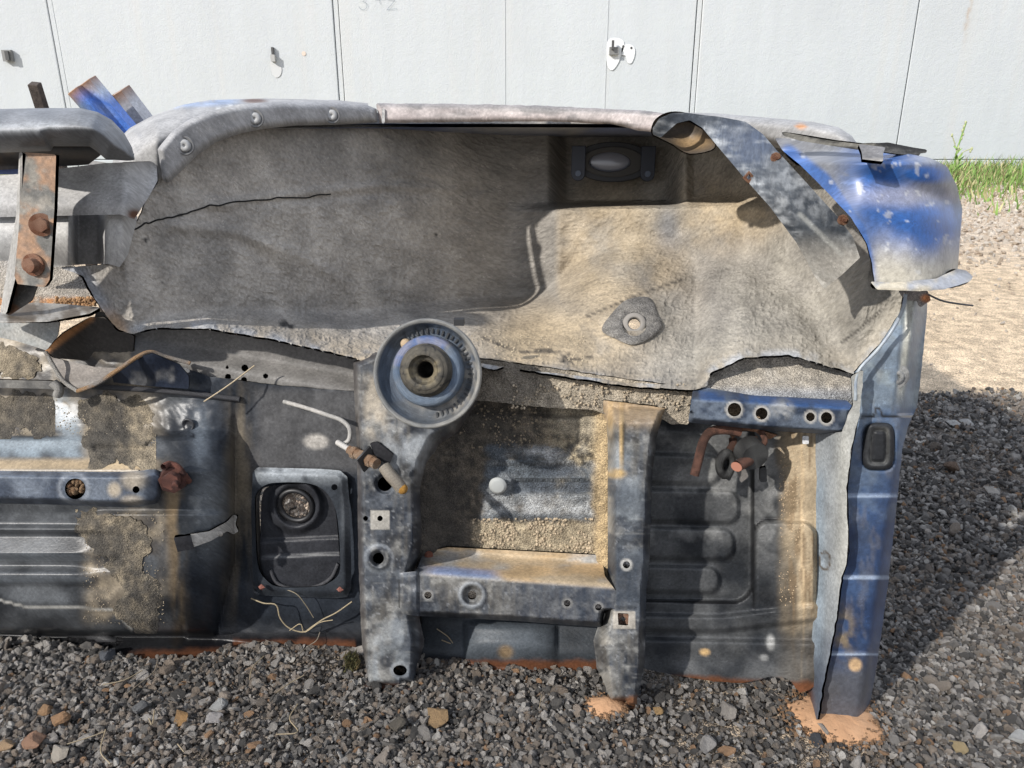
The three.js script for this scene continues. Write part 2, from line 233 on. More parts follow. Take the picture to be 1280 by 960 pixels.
const linerCol = (x, y) => {
  let c = mul(mix([.17, .158, .142], [.26, .24, .21], N(x, y, 60, 5, 1)), 1 + .45 * (1 - ss(600, 680, x)));  // left half made paler in the colour to lift its shade
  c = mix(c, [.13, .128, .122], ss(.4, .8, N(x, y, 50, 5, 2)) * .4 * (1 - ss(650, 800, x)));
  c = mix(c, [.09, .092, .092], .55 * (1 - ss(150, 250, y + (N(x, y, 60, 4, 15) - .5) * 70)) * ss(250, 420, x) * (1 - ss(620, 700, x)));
  const sand = Math.max(blob(x, y, 770, 320, 75, 100, .8) * ss(690, 702, x), ss(372, 420, y) * band(x, 610, 745, 40), blob(x, y, 905, 265, 80, 40, .8), blob(x, y, 700, 430, 110, 45, .7), .6 * ss(edgeY(x) - 40, edgeY(x) - 4, y) * ss(200, 420, x));
  c = mix(c, [.36, .28, .175], sand * ss(.05, .62, N(x, y, 44, 5, 3)) * .9);
  c = mix(c, [.27, .25, .21], ss(.3, .7, N(x, y, 90, 5, 9)) * ss(640, 900, x) * .8);
  c = mix(c, [.3, .31, .32], ss(edgeY(x) - 14, edgeY(x) - 2, y) * ss(.4, .6, N(x, y, 22, 3, 4)) * .8);
  c = mix(c, [.1, .11, .13], .6 * blob(x, y, 835, 285, 14, 26, .8)); c = mix(c, mix([.3, .31, .33], [.36, .24, .14], ss(372, 405, y)), (1 - ss(3, 16, lineD(x, y, [[74, 332], [104, 344], [118, 370], [150, 412]]))) * .8);
  // split seam, scratches
  for (const q of [[[712, 442], [700, 452], [740, 446]], [[735, 395], [790, 372], [850, 350]], [[600, 420], [640, 438], [700, 441], [716, 455]], [[650, 440], [690, 436]], [[1050, 430], [1070, 415], [1105, 385]]]) c = mix(c, [.03, .026, .022], .8 * (1 - ss(.5, 2, lineD(x, y, q) + (N(x, y, 8, 2) - .5) * 2)));
  for (const [a, b, r] of [[182, 300, 4], [355, 405, 7], [364, 408, 5], [545, 294, 3], [225, 269, 4], [455, 415, 2], [462, 418, 2], [204, 352, 2]]) c = mix(c, [.03, .028, .026], 1 - ss(r * .6, r * 1.1, Math.hypot(x - a, (y - b) * 1.3)));
  return c;
};
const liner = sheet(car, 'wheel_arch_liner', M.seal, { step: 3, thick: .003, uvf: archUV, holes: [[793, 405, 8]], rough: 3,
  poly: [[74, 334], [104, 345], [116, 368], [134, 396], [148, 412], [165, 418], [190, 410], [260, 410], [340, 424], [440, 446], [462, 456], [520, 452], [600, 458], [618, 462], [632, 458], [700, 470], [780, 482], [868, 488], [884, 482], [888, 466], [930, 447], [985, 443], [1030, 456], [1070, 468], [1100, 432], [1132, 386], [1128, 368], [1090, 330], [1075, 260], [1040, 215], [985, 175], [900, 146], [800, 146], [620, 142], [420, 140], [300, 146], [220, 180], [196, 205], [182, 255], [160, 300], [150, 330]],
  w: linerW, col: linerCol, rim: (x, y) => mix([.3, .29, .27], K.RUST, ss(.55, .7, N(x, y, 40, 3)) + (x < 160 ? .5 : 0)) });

{ const pts = []; let q = [[166, 288], [190, 277], [228, 269], [262, 257], [330, 249], [380, 246], [420, 243]]; for (let i = 1; i < q.length; i++) for (let k = 0; k < 6; k++) { const t = k / 6, x = lerp(q[i - 1][0], q[i][0], t), y = lerp(q[i - 1][1], q[i][1], t) + (N(x, 5, 9, 3) - .5) * 7; pts.push([x, y, linerW(x, y) + .0005]); } add(car, 'split_seam', tubeGeo(pts, .0012, [.012, .012, .012], 120, 5), M.rust); }
// vent in the arch
{
  const g = new THREE.Group(); g.name = 'vent'; car.add(g);
  const at = (n, geo, m) => { const o = add(g, n, geo, m); return facing(o, 766, 203, linerW(766, 203) + .075, .12, .02); };
  const s = mpp(766, 203, linerW(766, 203)); const dark = flat(.02, .021, .024, .6), ringM = flat(.05, .048, .045, .8);
  const ringShape = (a, b, a2, b2, cx = 0) => { const q = new THREE.Shape(); q.absellipse(0, 0, a, b, 0, Math.PI * 2); const h = new THREE.Path(); h.absellipse(cx, 0, a2, b2, 0, Math.PI * 2); q.holes.push(h); return new THREE.ExtrudeGeometry(q, { depth: .012, bevelEnabled: true, bevelSize: .002, bevelThickness: .002, bevelSegments: 2, curveSegments: 40 }); };
  at('outer_ring', ringShape(47 * s, 22 * s, 38 * s, 17 * s), dark);
  at('inner_ring', ringShape(36 * s, 16.5 * s, 26 * s, 12.5 * s, -4 * s).translate(0, 0, .004), ringM);
  const lens = new THREE.SphereGeometry(1, 32, 16).scale(25 * s, 12.5 * s, .006).translate(-4 * s, 0, .006); at('lens', lens, new THREE.MeshPhysicalMaterial({ color: new THREE.Color().setRGB(.16, .165, .19), roughness: .3, clearcoat: 1, clearcoatRoughness: .15 }));
  for (const [dx, dy] of [[-41, -4], [41, -4]]) { const b = new THREE.Shape(); const w = 7.5 * s; b.moveTo(-w, 21 * s); b.lineTo(w, 21 * s); b.lineTo(w, -10 * s); b.absarc(0, -10 * s, w, 0, -Math.PI, true); b.lineTo(-w, 21 * s); at('mounting_tab', new THREE.ExtrudeGeometry(b, { depth: .014, bevelSize: .0015, bevelThickness: .0015, bevelSegments: 2 }).translate(dx * s, dy * s, .012), flat(.016, .02, .032, .5)); at('tab_screw', new THREE.CylinderGeometry(3.4 * s, 3.6 * s, .004, 16).rotateX(Math.PI / 2).translate(dx * s, (dy - 10) * s, .03), flat(.06, .08, .12, .4)); }
}
// bracket pad with a worn plug ring
facing(add(car, 'plug_ring', lathe([[.0095, -.004], [.0095, .004], [.012, .005], [.017, .004], [.019, 0], [.019, -.006]]), flat(.2, .185, .165, .9)), 793, 405, linerW(815, 405) + .004, .5);
sheet(car, 'bracket_pad', M.sand, { step: 3, smooth: true, holes: [[793, 405, 15]], poly: [[752, 412], [768, 388], [785, 374], [812, 372], [822, 392], [828, 408], [812, 424], [790, 431], [770, 424]], thick: .003, w: (x, y, d) => linerW(x, y) + .004 + .006 * dome(d, 6), col: (x, y) => mix([.2, .185, .16], [.12, .115, .11], N(x, y, 20)) });
facing(add(car, 'clip', new THREE.BoxGeometry(.014, .009, .012), flat(.02, .02, .021, .7)), 574, 402, .008, 0, .1);

// ---------- outer skin, fender lip, arch trim ----------
const trimW0 = pwl([[195, -.05], [215, -.075], [250, -.125], [300, -.2], [350, -.26], [420, -.31], [480, -.34], [600, -.36], [720, -.33], [820, -.27], [900, -.19], [1000, -.09], [1080, -.02]]);
const trimW = (x) => x > 560 ? trimW0(x) : Math.max(trimW0(x), lerp(wallW(x, 165) + .03, -9, ss(520, 1100, x)));
const greyDust = (x, y) => mix(mix([.235, .23, .225], [.3, .295, .285], N(x, y, 50, 4, 3)), [.15, .15, .155], ss(.6, .8, N(x, y, 16, 4, 4)) * .5);
sheet(car, 'front_fender', M.plastic, { step: 3, poly: [[140, 205], [150, 172], [162, 160], [188, 146], [228, 131], [262, 125], [330, 123], [420, 125], [470, 130], [420, 140], [320, 142], [255, 158], [222, 180], [205, 206], [202, 224], [110, 224], [110, 200]],
  w: (x, y, d) => trimW(Math.max(x, 196)) - .01 - .16 * (1 - dome(lineD(x, y, [[150, 172], [162, 160], [188, 146], [228, 131], [262, 125], [330, 123], [420, 125], [470, 130]]), 34)), col: (x, y) => { let c = greyDust(x, y); c = mix(c, [.2, .29, .46], .7 * band(y + (x - 250) * .06, 125, 133, 3) * band(x, 210, 298, 14) * ss(.3, .5, N(x, y, 14, 3)) * .9); c = mix(c, K.RUST, blob(x, y, 318, 126, 14, 3)); for (const [a, b] of [[274, 138], [288, 135]]) c = mix(c, [.6, .6, .58], 1 - ss(2, 5, Math.hypot(x - a, y - b) + (N(x, y, 5) - .5) * 4)); return c; } });
const trim = sheet(car, 'arch_trim', M.plastic, { step: 2.5, thick: .004, poly: [[197, 186], [214, 165], [235, 150], [262, 139], [300, 130], [350, 127], [420, 128], [458, 131], [471, 136], [472, 153], [420, 156], [370, 157], [330, 161], [300, 167], [270, 178], [248, 193], [230, 210], [214, 226], [208, 229], [203, 224]],
  w: (x, y, d) => trimW(x) + .002 + .016 * dome(d, 9), col: (x, y) => mix(mul([.255, .252, .25], .92 + .2 * N(x, y, 24, 3)), [.36, .35, .33], ss(.6, .8, N(x, y, 30, 4, 7)) * .5) });
for (const [x, y] of [[231, 182], [319, 148], [415, 144]]) {
  const q = add(trim, 'screw_recess', lathe([[.0005, 0], [.0095, 0], [.0125, .003], [.0135, 0]], 24), flat(.13, .13, .13, .7)); facing(q, x, y, trimW(x) + .0185, .05, .4 - x * .0006);
  facing(add(trim, 'screw', lathe([[.0001, .0035], [.002, .0032], [.002, .005], [.006, .0055], [.0085, .003], [.0088, 0]], 24), flat(.3, .3, .295, .6)), x, y, trimW(x) + .0185, .05, .4 - x * .0006);
}
sheet(car, 'fender_lip', M.plastic, { step: 2.5, thick: .004, poly: [[470, 129], [560, 130], [640, 131], [720, 134], [800, 138], [836, 142], [850, 150], [836, 168], [814, 165], [795, 163], [780, 158], [762, 155], [690, 152], [620, 152], [540, 153], [474, 154]], rough: 2,
  w: (x, y, d) => trimW(x) + .012 * dome(d, 7), col: (x, y) => mix(mix([.4, .345, .33], [.46, .42, .4], N(x * .4, y * 3, 20, 4, 2)), [.17, .16, .155], ss(.55, .75, N(x * .5, y * 2, 14, 4, 8)) * .7 + .8 * (1 - ss(131, 136, y - (x - 470) * .03))) });
sheet(car, 'trim_joint', M.steel, { step: 2, poly: [[478, 135], [481, 136], [481, 154], [477, 154]], w: (x) => trimW(x) + .015, col: () => [.5, .49, .47] });
// top skin running back to the window side, never seen from the road but closing the body
{
  const pts = [], n = 24; for (let i = 0; i <= n; i++) { const px = lerp(222, 1076, i / n), p = P(px, 150 + 34 * ss(860, 1076, px), trimW(px) - .008); pts.push([p[0], Math.min(p[1], .852) - .006, p[2] - .004]); }
  const g = new THREE.BufferGeometry(), v = [], id = []; pts.forEach((p, i) => { v.push(...p, p[0] * 1.02 + .02, .80, -.85, p[0], p[1] - .006, p[2], p[0] * 1.02 + .02, .794, -.85); if (i < n) { const a = i * 4; id.push(a, a + 4, a + 1, a + 1, a + 4, a + 5, a + 2, a + 3, a + 6, a + 3, a + 7, a + 6); } });
  g.setAttribute('position', new THREE.Float32BufferAttribute(v, 3)); g.setAttribute('uv', new THREE.Float32BufferAttribute(v.filter((_, i) => i % 3 !== 1), 2)); g.setIndex(id); g.computeVertexNormals(); add(car, 'quarter_panel', paintGeo(g, (x, y, z) => mix([.22, .22, .22], K.DBLUE, ss(.5, .6, N(x * 300, z * 300, 60)))), M.paint);
}
sheet(car, 'rear_skin', M.plastic, { step: 3, poly: [[838, 140], [900, 142], [960, 147], [1015, 152], [1048, 159], [1064, 169], [1072, 180], [1082, 192], [1000, 192], [940, 176], [860, 158]], w: (x, y, d) => trimW(x) + .01 - .05 * (1 - dome(d, 12)), col: (x, y) => mix(greyDust(x, y), K.ORANGE, blob(x, y, 1001, 158, 7, 3)) });

// ---------- sill and side step at the left ----------
sheet(car, 'sill_cover', M.plastic, { step: 3, poly: [[-30, 222], [40, 216], [80, 210], [130, 204], [190, 202], [196, 206], [197, 226], [186, 246], [175, 263], [168, 274], [150, 268], [-30, 272]], thick: .003,
  w: (x, y, d) => .02 + .035 * ss(205, 262, y) + (x > 150 ? -.055 * ss(150, 198, x) : 0), col: (x, y) => { let c = greyDust(x, y); c = mix(c, [.42, .41, .39], band(y, 205, 240, 10) * .5); return mix(c, K.RUST, blob(x, y, 168, 268, 8, 6)); } });
sheet(car, 'sill_side', M.plastic, { step: 2.5, poly: [[-30, 262], [150, 262], [166, 262], [172, 272], [160, 318], [150, 334], [136, 330], [110, 330], [62, 334], [40, 326], [-30, 326]], thick: .003,
  w: (x, y) => { let w = .03 - .05 * band(x, 92, 128, 6) + .02 * Math.sin(cl01((y - 262) / 70) * 3.1) * (x < 90 ? 1 : .3); return w - .035 * ss(150, 172, x); }, col: (x, y) => mix(mix([.3, .3, .295], [.42, .405, .38], N(x, y, 40, 4, 2)), [.13, .135, .15], band(x, 92, 130, 5) * .6), rim: K.DIRT });  // groove painted darker to deepen the shade in it
sheet(car, 'sill_return', M.sand, { step: 3, poly: [[-30, 318], [90, 330], [104, 344], [120, 376], [100, 386], [-30, 380]], w: (x, y) => -.045 + .0005 * (y - 330), col: (x, y) => mix(mix([.36, .31, .24], K.GREY, N(x, y, 30)), K.ORANGE, ss(368, 376, y) * ss(.35, .6, N(x, y, 8))) });
// rounded step bar
const bar = sheet(car, 'step_bar', M.plastic, { step: 2.5, thick: .003, poly: [[-40, 137], [60, 135], [100, 135], [122, 140], [140, 150], [155, 166], [165, 184], [169, 200], [160, 201], [132, 199], [122, 190], [112, 183], [66, 183], [64, 189], [-40, 192]], ground: false,
  w: (x, y, d) => .055 + .085 * dome(d, 30) - .04 * ss(110, 170, x), col: (x, y) => mix(mix([.12, .128, .138], [.17, .175, .18], N(x, y, 30, 4, 4)), [.3, .31, .32], band(y, 152, 164, 5) * ss(.4, .7, N(x * .3, y, 10, 4)) * .6), back: [.05, .05, .05] });
sheet(car, 'step_bar_underside', M.plastic, { step: 3, poly: [[-40, 188], [64, 186], [66, 182], [114, 182], [126, 194], [110, 206], [-40, 215]], w: (x, y) => .05 - .06 * ss(184, 206, y), col: (x, y) => mix([.03, .03, .032], [.1, .07, .05], ss(.5, .7, N(x, y, 20)) * .6) });
sheet(car, 'blue_strip', M.paint, { step: 3, poly: [[-40, 205], [28, 203], [28, 218], [-40, 218]], w: () => -.02, col: () => [.02, .05, .16] });
const rustySteel = (x, y) => mix(mix([.06, .065, .07], [.2, .185, .16], ss(.35, .65, N(x, y, 16, 4, 1))), mix(K.RUST, K.ORANGE, N(x, y, 6)), ss(.48, .62, N(x, y, 26, 4, 2)));
const br = sheet(car, 'step_bracket', M.steel, { step: 2.5, thick: .006, poly: [[26, 190], [70, 193], [68, 260], [62, 350], [56, 359], [22, 355], [18, 345], [24, 280]], w: (x, y) => .105 + .0001 * (y - 190), col: (x, y) => mix(rustySteel(x, y), [.26, .24, .2], .35), rim: [.3, .28, .25] });
sheet(br, 'bracket_flange', M.steel, { step: 2.5, thick: .004, poly: [[28, 190], [27, 280], [20, 345], [8, 392], [0, 392], [8, 340], [20, 270], [24, 190]], w: (x, y) => .108 - .002 * (28 - (y - 190) * .03 - x), col: () => [.3, .29, .27] });
sheet(car, 'bracket_leg', M.steel, { step: 2.5, poly: [[20, 340], [48, 354], [40, 376], [12, 394], [2, 390]], w: (x, y) => .07, col: (x, y) => mix(K.CHAR, rustySteel(x, y), .4) });
for (const [x, y, t] of [[52, 281, 0], [42, 331, 1]]) {
  const b = add(br, 'bolt', paintGeo(mergeGeometries([new THREE.CylinderGeometry(.0145, .0145, .003, 24).rotateX(Math.PI / 2), new THREE.CylinderGeometry(.009, .0098, t ? .009 : .016, t ? 14 : 6).rotateX(Math.PI / 2).translate(0, 0, .006)]), noiseCol([.25, .1, .05], [.4, .22, .14], .008)), M.rust); facing(b, x, y, t ? .1215 : .117, .1, t ? 0 : .5);
}
sheet(car, 'bracket_foot', M.steel, { step: 2.5, thick: .004, poly: [[-30, 392], [4, 390], [40, 378], [80, 380], [126, 384], [112, 392], [60, 402], [10, 404], [-30, 402]], w: (x, y) => .0 + .09 * ss(378, 402, y - (x > 60 ? (x - 60) * -.15 : 0)), col: (x, y) => mix([.26, .25, .23], K.DIRT, ss(.4, .6, N(x, y, 18))), rim: [.12, .1, .08] });
sheet(car, 'sill_plate', M.steel, { step: 3, poly: [[-30, 400], [30, 404], [75, 402], [72, 420], [58, 438], [20, 426], [-30, 416]], w: (x, y) => .02, col: (x, y) => mix([.27, .3, .31], [.38, .36, .32], N(x, y, 22)) });

// torn box section under the arch
sheet(car, 'sill_rail', M.steel, { step: 3, holes: [[285, 471, 4], [306, 460, 4.5], [305, 475, 4], [284, 459, 2.5], [332, 470, 3.5]], poly: [[120, 388], [170, 404], [260, 404], [340, 416], [446, 440], [446, 503], [400, 500], [330, 494], [250, 490], [215, 486], [150, 470], [110, 440]],
  w: (x, y) => -.022 - .03 * (1 - ss(20, 48, y - (395 + (x - 150) * .17))) - .02 * ss(190, 110, x), col: (x, y) => mix(mix([.13, .125, .12], [.19, .18, .165], N(x, y, 50, 4, 3)), [.05, .045, .04], ss(200, 120, x) * .8) });
sheet(car, 'torn_box_wall', M.steel, { step: 2.5, thick: .003, poly: [[56, 438], [80, 416], [112, 397], [130, 396], [150, 412], [168, 420], [166, 444], [130, 452], [70, 448]], w: (x, y) => -.03 + .05 * ss(120, 56, x), col: (x, y) => mix([.05, .045, .04], K.ORANGE, (1 - ss(2, 9, segD(x, y, [56, 438], [112, 397]))) * .8), rim: [.42, .24, .12] });
sheet(car, 'torn_box_floor', M.steel, { step: 2.5, thick: .003, poly: [[56, 440], [66, 447], [120, 459], [150, 460], [128, 476], [97, 489], [80, 478], [62, 456]], w: (x, y) => .015 + .03 * ss(446, 488, y), col: (x, y) => mix([.14, .12, .1], [.24, .22, .2], N(x, y, 20)), rim: (x, y) => mix([.4, .38, .33], [.42, .25, .13], N(x, y, 8)) });
add(car, 'torn_edge', tubeGeo([[97, 489, .048], [120, 480, .05], [148, 462, .046], [172, 446, .035], [188, 440, .02], [208, 446, .008], [238, 454, 0]], .0032, noiseCol([.42, .25, .12], [.3, .27, .24], .02)), M.rust);
add(car, 'torn_edge', tubeGeo([[57, 440, .03], [66, 456, .038], [80, 477, .044], [97, 489, .048]], .003, noiseCol([.42, .4, .36], [.25, .2, .16], .02)), M.rust);
sheet(car, 'torn_box_lip', M.black, { step: 2.5, poly: [[140, 470], [174, 446], [190, 441], [224, 455], [236, 470], [236, 486], [190, 483], [142, 478]], w: (x, y) => .012 + .02 * ss(240, 180, x) * ss(485, 445, y), col: (x, y) => mix([.012, .016, .026], [.1, .1, .1], ss(.5, .7, N(x, y, 26, 3))), rim: [.2, .17, .14] });

// ---------- floor pan on the left ----------
const profL = pwl([[415, -.05], [440, -.03], [478, -.012], [500, -.005], [536, .012], [548, .03], [563, .036], [574, .042], [588, .05], [640, .035], [656, .04], [662, .054], [668, .039], [688, .056], [694, .061], [700, .042], [708, .043], [716, .06], [722, .062], [732, .046], [752, .05], [772, .036], [786, .018], [794, -.01], [800, -.05], [806, -.07], [832, -.07]]);
const profR = pwl([[415, -.05], [478, -.015], [548, .028], [590, .048], [700, .052], [745, .05], [775, .036], [790, .01], [800, -.05], [832, -.07]]);
function panW(x, y) {
  const r = ss(92, 160, x + (N(x, y, 30, 2, 4) - .5) * 40);
  let w = lerp(profL(y - x * .004), profR(y), y > 640 ? r : 0);
  const xr = x + (y > 700 ? (y - 700) * .25 : 0), e = xr < 180 ? 0 : xr > 292 ? 1 : 1 - dome(292 - xr, 112); w = lerp(w, -.014, e);
  w += .0022 * (N(x, y, 10, 3, 6) - .5) * (ss(100, 130, x) + (y < 545 ? 1 : 0));
  w += .05 * ss(500, 640, y) * (1 - e) * (1 - ss(786, 800, y));
  return w - .012 * Math.exp(-((lineD(x, y, [[120, 560], [180, 562], [200, 545], [228, 540]]) / 4) ** 2)) * .5;
}
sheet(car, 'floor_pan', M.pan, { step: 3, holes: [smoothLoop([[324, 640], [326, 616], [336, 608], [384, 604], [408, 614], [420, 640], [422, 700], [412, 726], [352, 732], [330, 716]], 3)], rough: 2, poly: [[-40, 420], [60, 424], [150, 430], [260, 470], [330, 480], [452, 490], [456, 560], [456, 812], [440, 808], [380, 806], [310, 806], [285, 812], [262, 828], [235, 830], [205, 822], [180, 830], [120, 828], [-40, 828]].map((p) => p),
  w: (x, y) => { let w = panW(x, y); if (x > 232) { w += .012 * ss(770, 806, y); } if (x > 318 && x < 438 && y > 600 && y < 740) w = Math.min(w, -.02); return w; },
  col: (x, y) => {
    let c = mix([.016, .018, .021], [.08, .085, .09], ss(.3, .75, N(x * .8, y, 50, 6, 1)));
    c = mix(c, [.16, .18, .2], band(y, 694, 700, 3) * (x < 130 ? .7 : 0) + band(y, 722, 728, 3) * (x < 140 ? .6 : 0));  // pale-blue highlights painted along the ribs
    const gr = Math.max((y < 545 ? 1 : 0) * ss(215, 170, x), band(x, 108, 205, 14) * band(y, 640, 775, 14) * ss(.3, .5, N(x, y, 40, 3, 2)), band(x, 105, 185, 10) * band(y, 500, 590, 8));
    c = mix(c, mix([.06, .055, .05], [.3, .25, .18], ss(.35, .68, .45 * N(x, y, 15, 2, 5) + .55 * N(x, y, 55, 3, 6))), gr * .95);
    c = mix(c, [.22, .25, .27], blob(x, y, 84 + (y - 530) * .25, 530, 15, 36, .5) * ss(.2, .45, N(x, y, 14, 4, 9)) * .9);  // painted highlight on the upper pan
    c = mix(c, [.17, .2, .22], band(y, 549, 572, 4) * ss(112, 85, x) * ss(.25, .5, N(x, y, 30, 3, 8)));  // pale band painted as light on the upward facing ledge
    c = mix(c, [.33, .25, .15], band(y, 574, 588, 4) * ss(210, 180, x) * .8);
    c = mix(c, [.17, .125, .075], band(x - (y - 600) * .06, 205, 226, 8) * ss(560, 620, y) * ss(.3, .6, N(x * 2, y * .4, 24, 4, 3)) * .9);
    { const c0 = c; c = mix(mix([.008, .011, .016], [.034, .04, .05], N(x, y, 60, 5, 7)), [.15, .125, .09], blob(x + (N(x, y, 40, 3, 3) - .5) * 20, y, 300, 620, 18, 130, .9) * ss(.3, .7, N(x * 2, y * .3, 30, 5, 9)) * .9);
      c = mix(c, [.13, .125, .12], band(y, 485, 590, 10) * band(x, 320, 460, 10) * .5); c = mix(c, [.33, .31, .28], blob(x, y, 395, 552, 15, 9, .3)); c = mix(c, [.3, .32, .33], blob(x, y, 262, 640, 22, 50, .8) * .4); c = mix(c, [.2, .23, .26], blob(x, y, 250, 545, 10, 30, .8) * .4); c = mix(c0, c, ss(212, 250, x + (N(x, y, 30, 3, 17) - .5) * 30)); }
    c = mix(c, [.008, .009, .011], .75 * ss(735, 790, y) * ss(205, 250, x)); c = mix(c, [.006, .006, .007], .9 * ss(786, 794, y));  // foot of the pan painted near black for the shadow gap below
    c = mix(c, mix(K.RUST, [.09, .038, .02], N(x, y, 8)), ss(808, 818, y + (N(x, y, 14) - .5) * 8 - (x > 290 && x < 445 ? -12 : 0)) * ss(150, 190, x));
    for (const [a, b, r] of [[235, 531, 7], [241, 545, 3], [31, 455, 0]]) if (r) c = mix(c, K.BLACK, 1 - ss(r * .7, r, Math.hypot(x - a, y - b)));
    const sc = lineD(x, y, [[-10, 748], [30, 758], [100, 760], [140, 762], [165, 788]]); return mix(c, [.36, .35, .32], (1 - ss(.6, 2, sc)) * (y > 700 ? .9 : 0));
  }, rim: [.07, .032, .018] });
const brake = add(car, 'brake_pipe', tubeGeo([[-40, 478, .015], [60, 480, .016], [130, 484, .012], [220, 490, 0], [300, 499, -.01]], .0045, [.035, .035, .038]), M.black);
add(brake, 'pipe_clip', tubeGeo([[66, 478, .03], [74, 486, .03], [72, 494, .028]], .007, [.25, .24, .22], 12), M.steel);
add(car, 'seam_lip', sheetGeo({ step: 3, thick: .004, poly: [[-40, 474], [62, 476], [78, 480], [78, 489], [60, 486], [-40, 484]], w: () => .022, col: (x, y) => mix([.06, .06, .06], [.2, .19, .17], N(x, y, 12)) }), M.steel);
// crusts of road mud on the pan
for (const poly of [[[104, 644], [150, 636], [188, 650], [196, 690], [184, 716], [203, 748], [190, 792], [162, 786], [150, 752], [152, 726], [122, 704], [96, 664]], [[98, 504], [128, 488], [170, 498], [190, 512], [176, 540], [192, 566], [168, 584], [120, 582], [104, 560], [114, 530]], [[-40, 488], [60, 492], [66, 530], [40, 538], [0, 546], [-40, 540]], [[-40, 430], [20, 430], [58, 452], [64, 474], [-40, 472]]].entries()) {
  const [k, q] = poly; sheet(car, 'mud_crust', M.sand, { step: 2, rough: 20, thick: .001, poly: q, w: (x, y, d) => panW(x, y) + .0003 + .0022 * ss(0, 5, d) * N(x, y, 12, 3, 4), col: (x, y, d) => mix(mix([.03, .028, .025], [.09, .078, .06], N(x, y, 16, 3, 2)), [.25, .205, .14], ss(.36, .7, .35 * N(x, y, 9, 3, 5) + .65 * N(x, y, 60, 4, 6)) * (k === 2 ? .3 : k === 3 ? .9 : .85)) });
}
// cross bar with its dirt-packed hole
const xb = sheet(car, 'cross_bar', M.steel, { step: 2.5, thick: .003, holes: [[170, 612, 4.5], [94, 611, 13], [145, 612, 0]].filter((h) => h[2]), poly: [[-40, 588], [100, 590], [152, 590], [180, 588], [196, 584], [206, 594], [204, 622], [196, 632], [158, 634], [60, 630], [-40, 628]],
  w: (x, y, d) => Math.max(.078, panW(x, 640) + .004, panW(x, 588) + .004) + .03 * ss(0, 7, d) - .016 * ss(170, 205, x), col: (x, y) => { let c = mix([.05, .062, .085], [.13, .15, .18], ss(.3, .7, N(x, y, 22, 5, 3))); c = mix(c, [.36, .31, .24], Math.max(blob(x, y, 143, 612, 8, 9), blob(x, y, 168, 600, 16, 12) * .8, blob(x, y, 165, 625, 14, 6) * .6)); c = mix(c, [.25, .27, .3], (1 - ss(1, 3.5, Math.abs(Math.hypot(x - 92, y - 610) - 18))) * .7); return c; } });
sheet(xb, 'hole_back', M.rust, { step: 3, poly: [[74, 594], [116, 594], [116, 628], [74, 628]], w: () => .092, col: () => [.05, .035, .025] });
for (let i = 0; i < 16; i++) { const g = new THREE.IcosahedronGeometry(.0045 + .003 * rnd(), 1), a = rr(0, 6.3), r = rr(0, 11); const o = add(xb, 'mud_clump', paintGeo(g, noiseCol([.18, .09, .04], [.34, .22, .12], .004, i)), M.rust); o.position.set(...P(96 + r * Math.cos(a), 610 + r * .9 * Math.sin(a), .112)); o.scale.set(1, .7, .6); o.rotation.set(rr(0, 3), rr(0, 3), 0); }
{ // heavily rusted nut plate
  const g = new THREE.Group(); g.name = 'rusted_nut_plate'; car.add(g); const rc = noiseCol([.06, .02, .014], [.2, .075, .05], .01);
  const put = (n, geo, x, y, w, t, s) => facing(add(g, n, paintGeo(geo, rc), M.rust), x, y, w, t, s);
  put('plate', new THREE.CylinderGeometry(.019, .021, .008, 7).rotateX(Math.PI / 2), 216, 600, panW(216, 600) + .012, .1, .5);
  put('nut', new THREE.CylinderGeometry(.012, .013, .014, 6).rotateX(Math.PI / 2), 214, 601, panW(216, 600) + .026, .2, .3); put('stud', new THREE.CylinderGeometry(.0045, .0045, .012, 10).rotateX(Math.PI / 2), 219, 606, panW(216, 600) + .036, 0, .4);
  add(g, 'tab', tubeGeo([[204, 584, .1], [212, 580, panW(212, 580) + .016], [222, 584, panW(222, 584) + .014], [230, 594, panW(230, 594) + .01], [236, 602, panW(236, 602) + .004]], .005, rc), M.rust);
}
sheet(car, 'sump_bulge', M.black, { step: 3, smooth: true, poly: [[82, 800], [100, 790], [135, 788], [155, 800], [140, 810], [115, 813]], w: (x, y, d) => -.03 + .05 * dome(d, 12), col: () => [.035, .035, .037] });
facing(add(car, 'floor_plug', lathe([[.0001, -.002], [.006, -.002], [.0075, .001], [.0095, .0015], [.0105, -.001]], 24), flat(.02, .021, .024, .6)), 235, 531, panW(235, 531) + .002);
{ // strap clamp
  const s = sheet(car, 'strap_clamp', M.steel, { step: 2, thick: .003, poly: [[228, 672], [236, 668], [262, 664], [284, 652], [292, 643], [297, 645], [294, 655], [298, 664], [292, 668], [284, 664], [264, 676], [242, 684], [230, 686]], w: (x, y) => panW(x, y) + .006 + .004 * ss(292, 270, x), col: (x, y) => mix([.38, .36, .33], [.5, .48, .44], N(x, y, 16)) });
  sheet(s, 'buckle', M.black, { step: 2, thick: .006, poly: [[217, 672], [238, 669], [243, 686], [222, 690]], w: (x, y) => panW(x, y) + .014, col: () => [.03, .03, .033] });
  facing(add(s, 'rivet', new THREE.SphereGeometry(.005, 12, 8).scale(1, 1, .5), flat(.26, .24, .21, .6)), 275, 667, panW(275, 667) + .011);
}
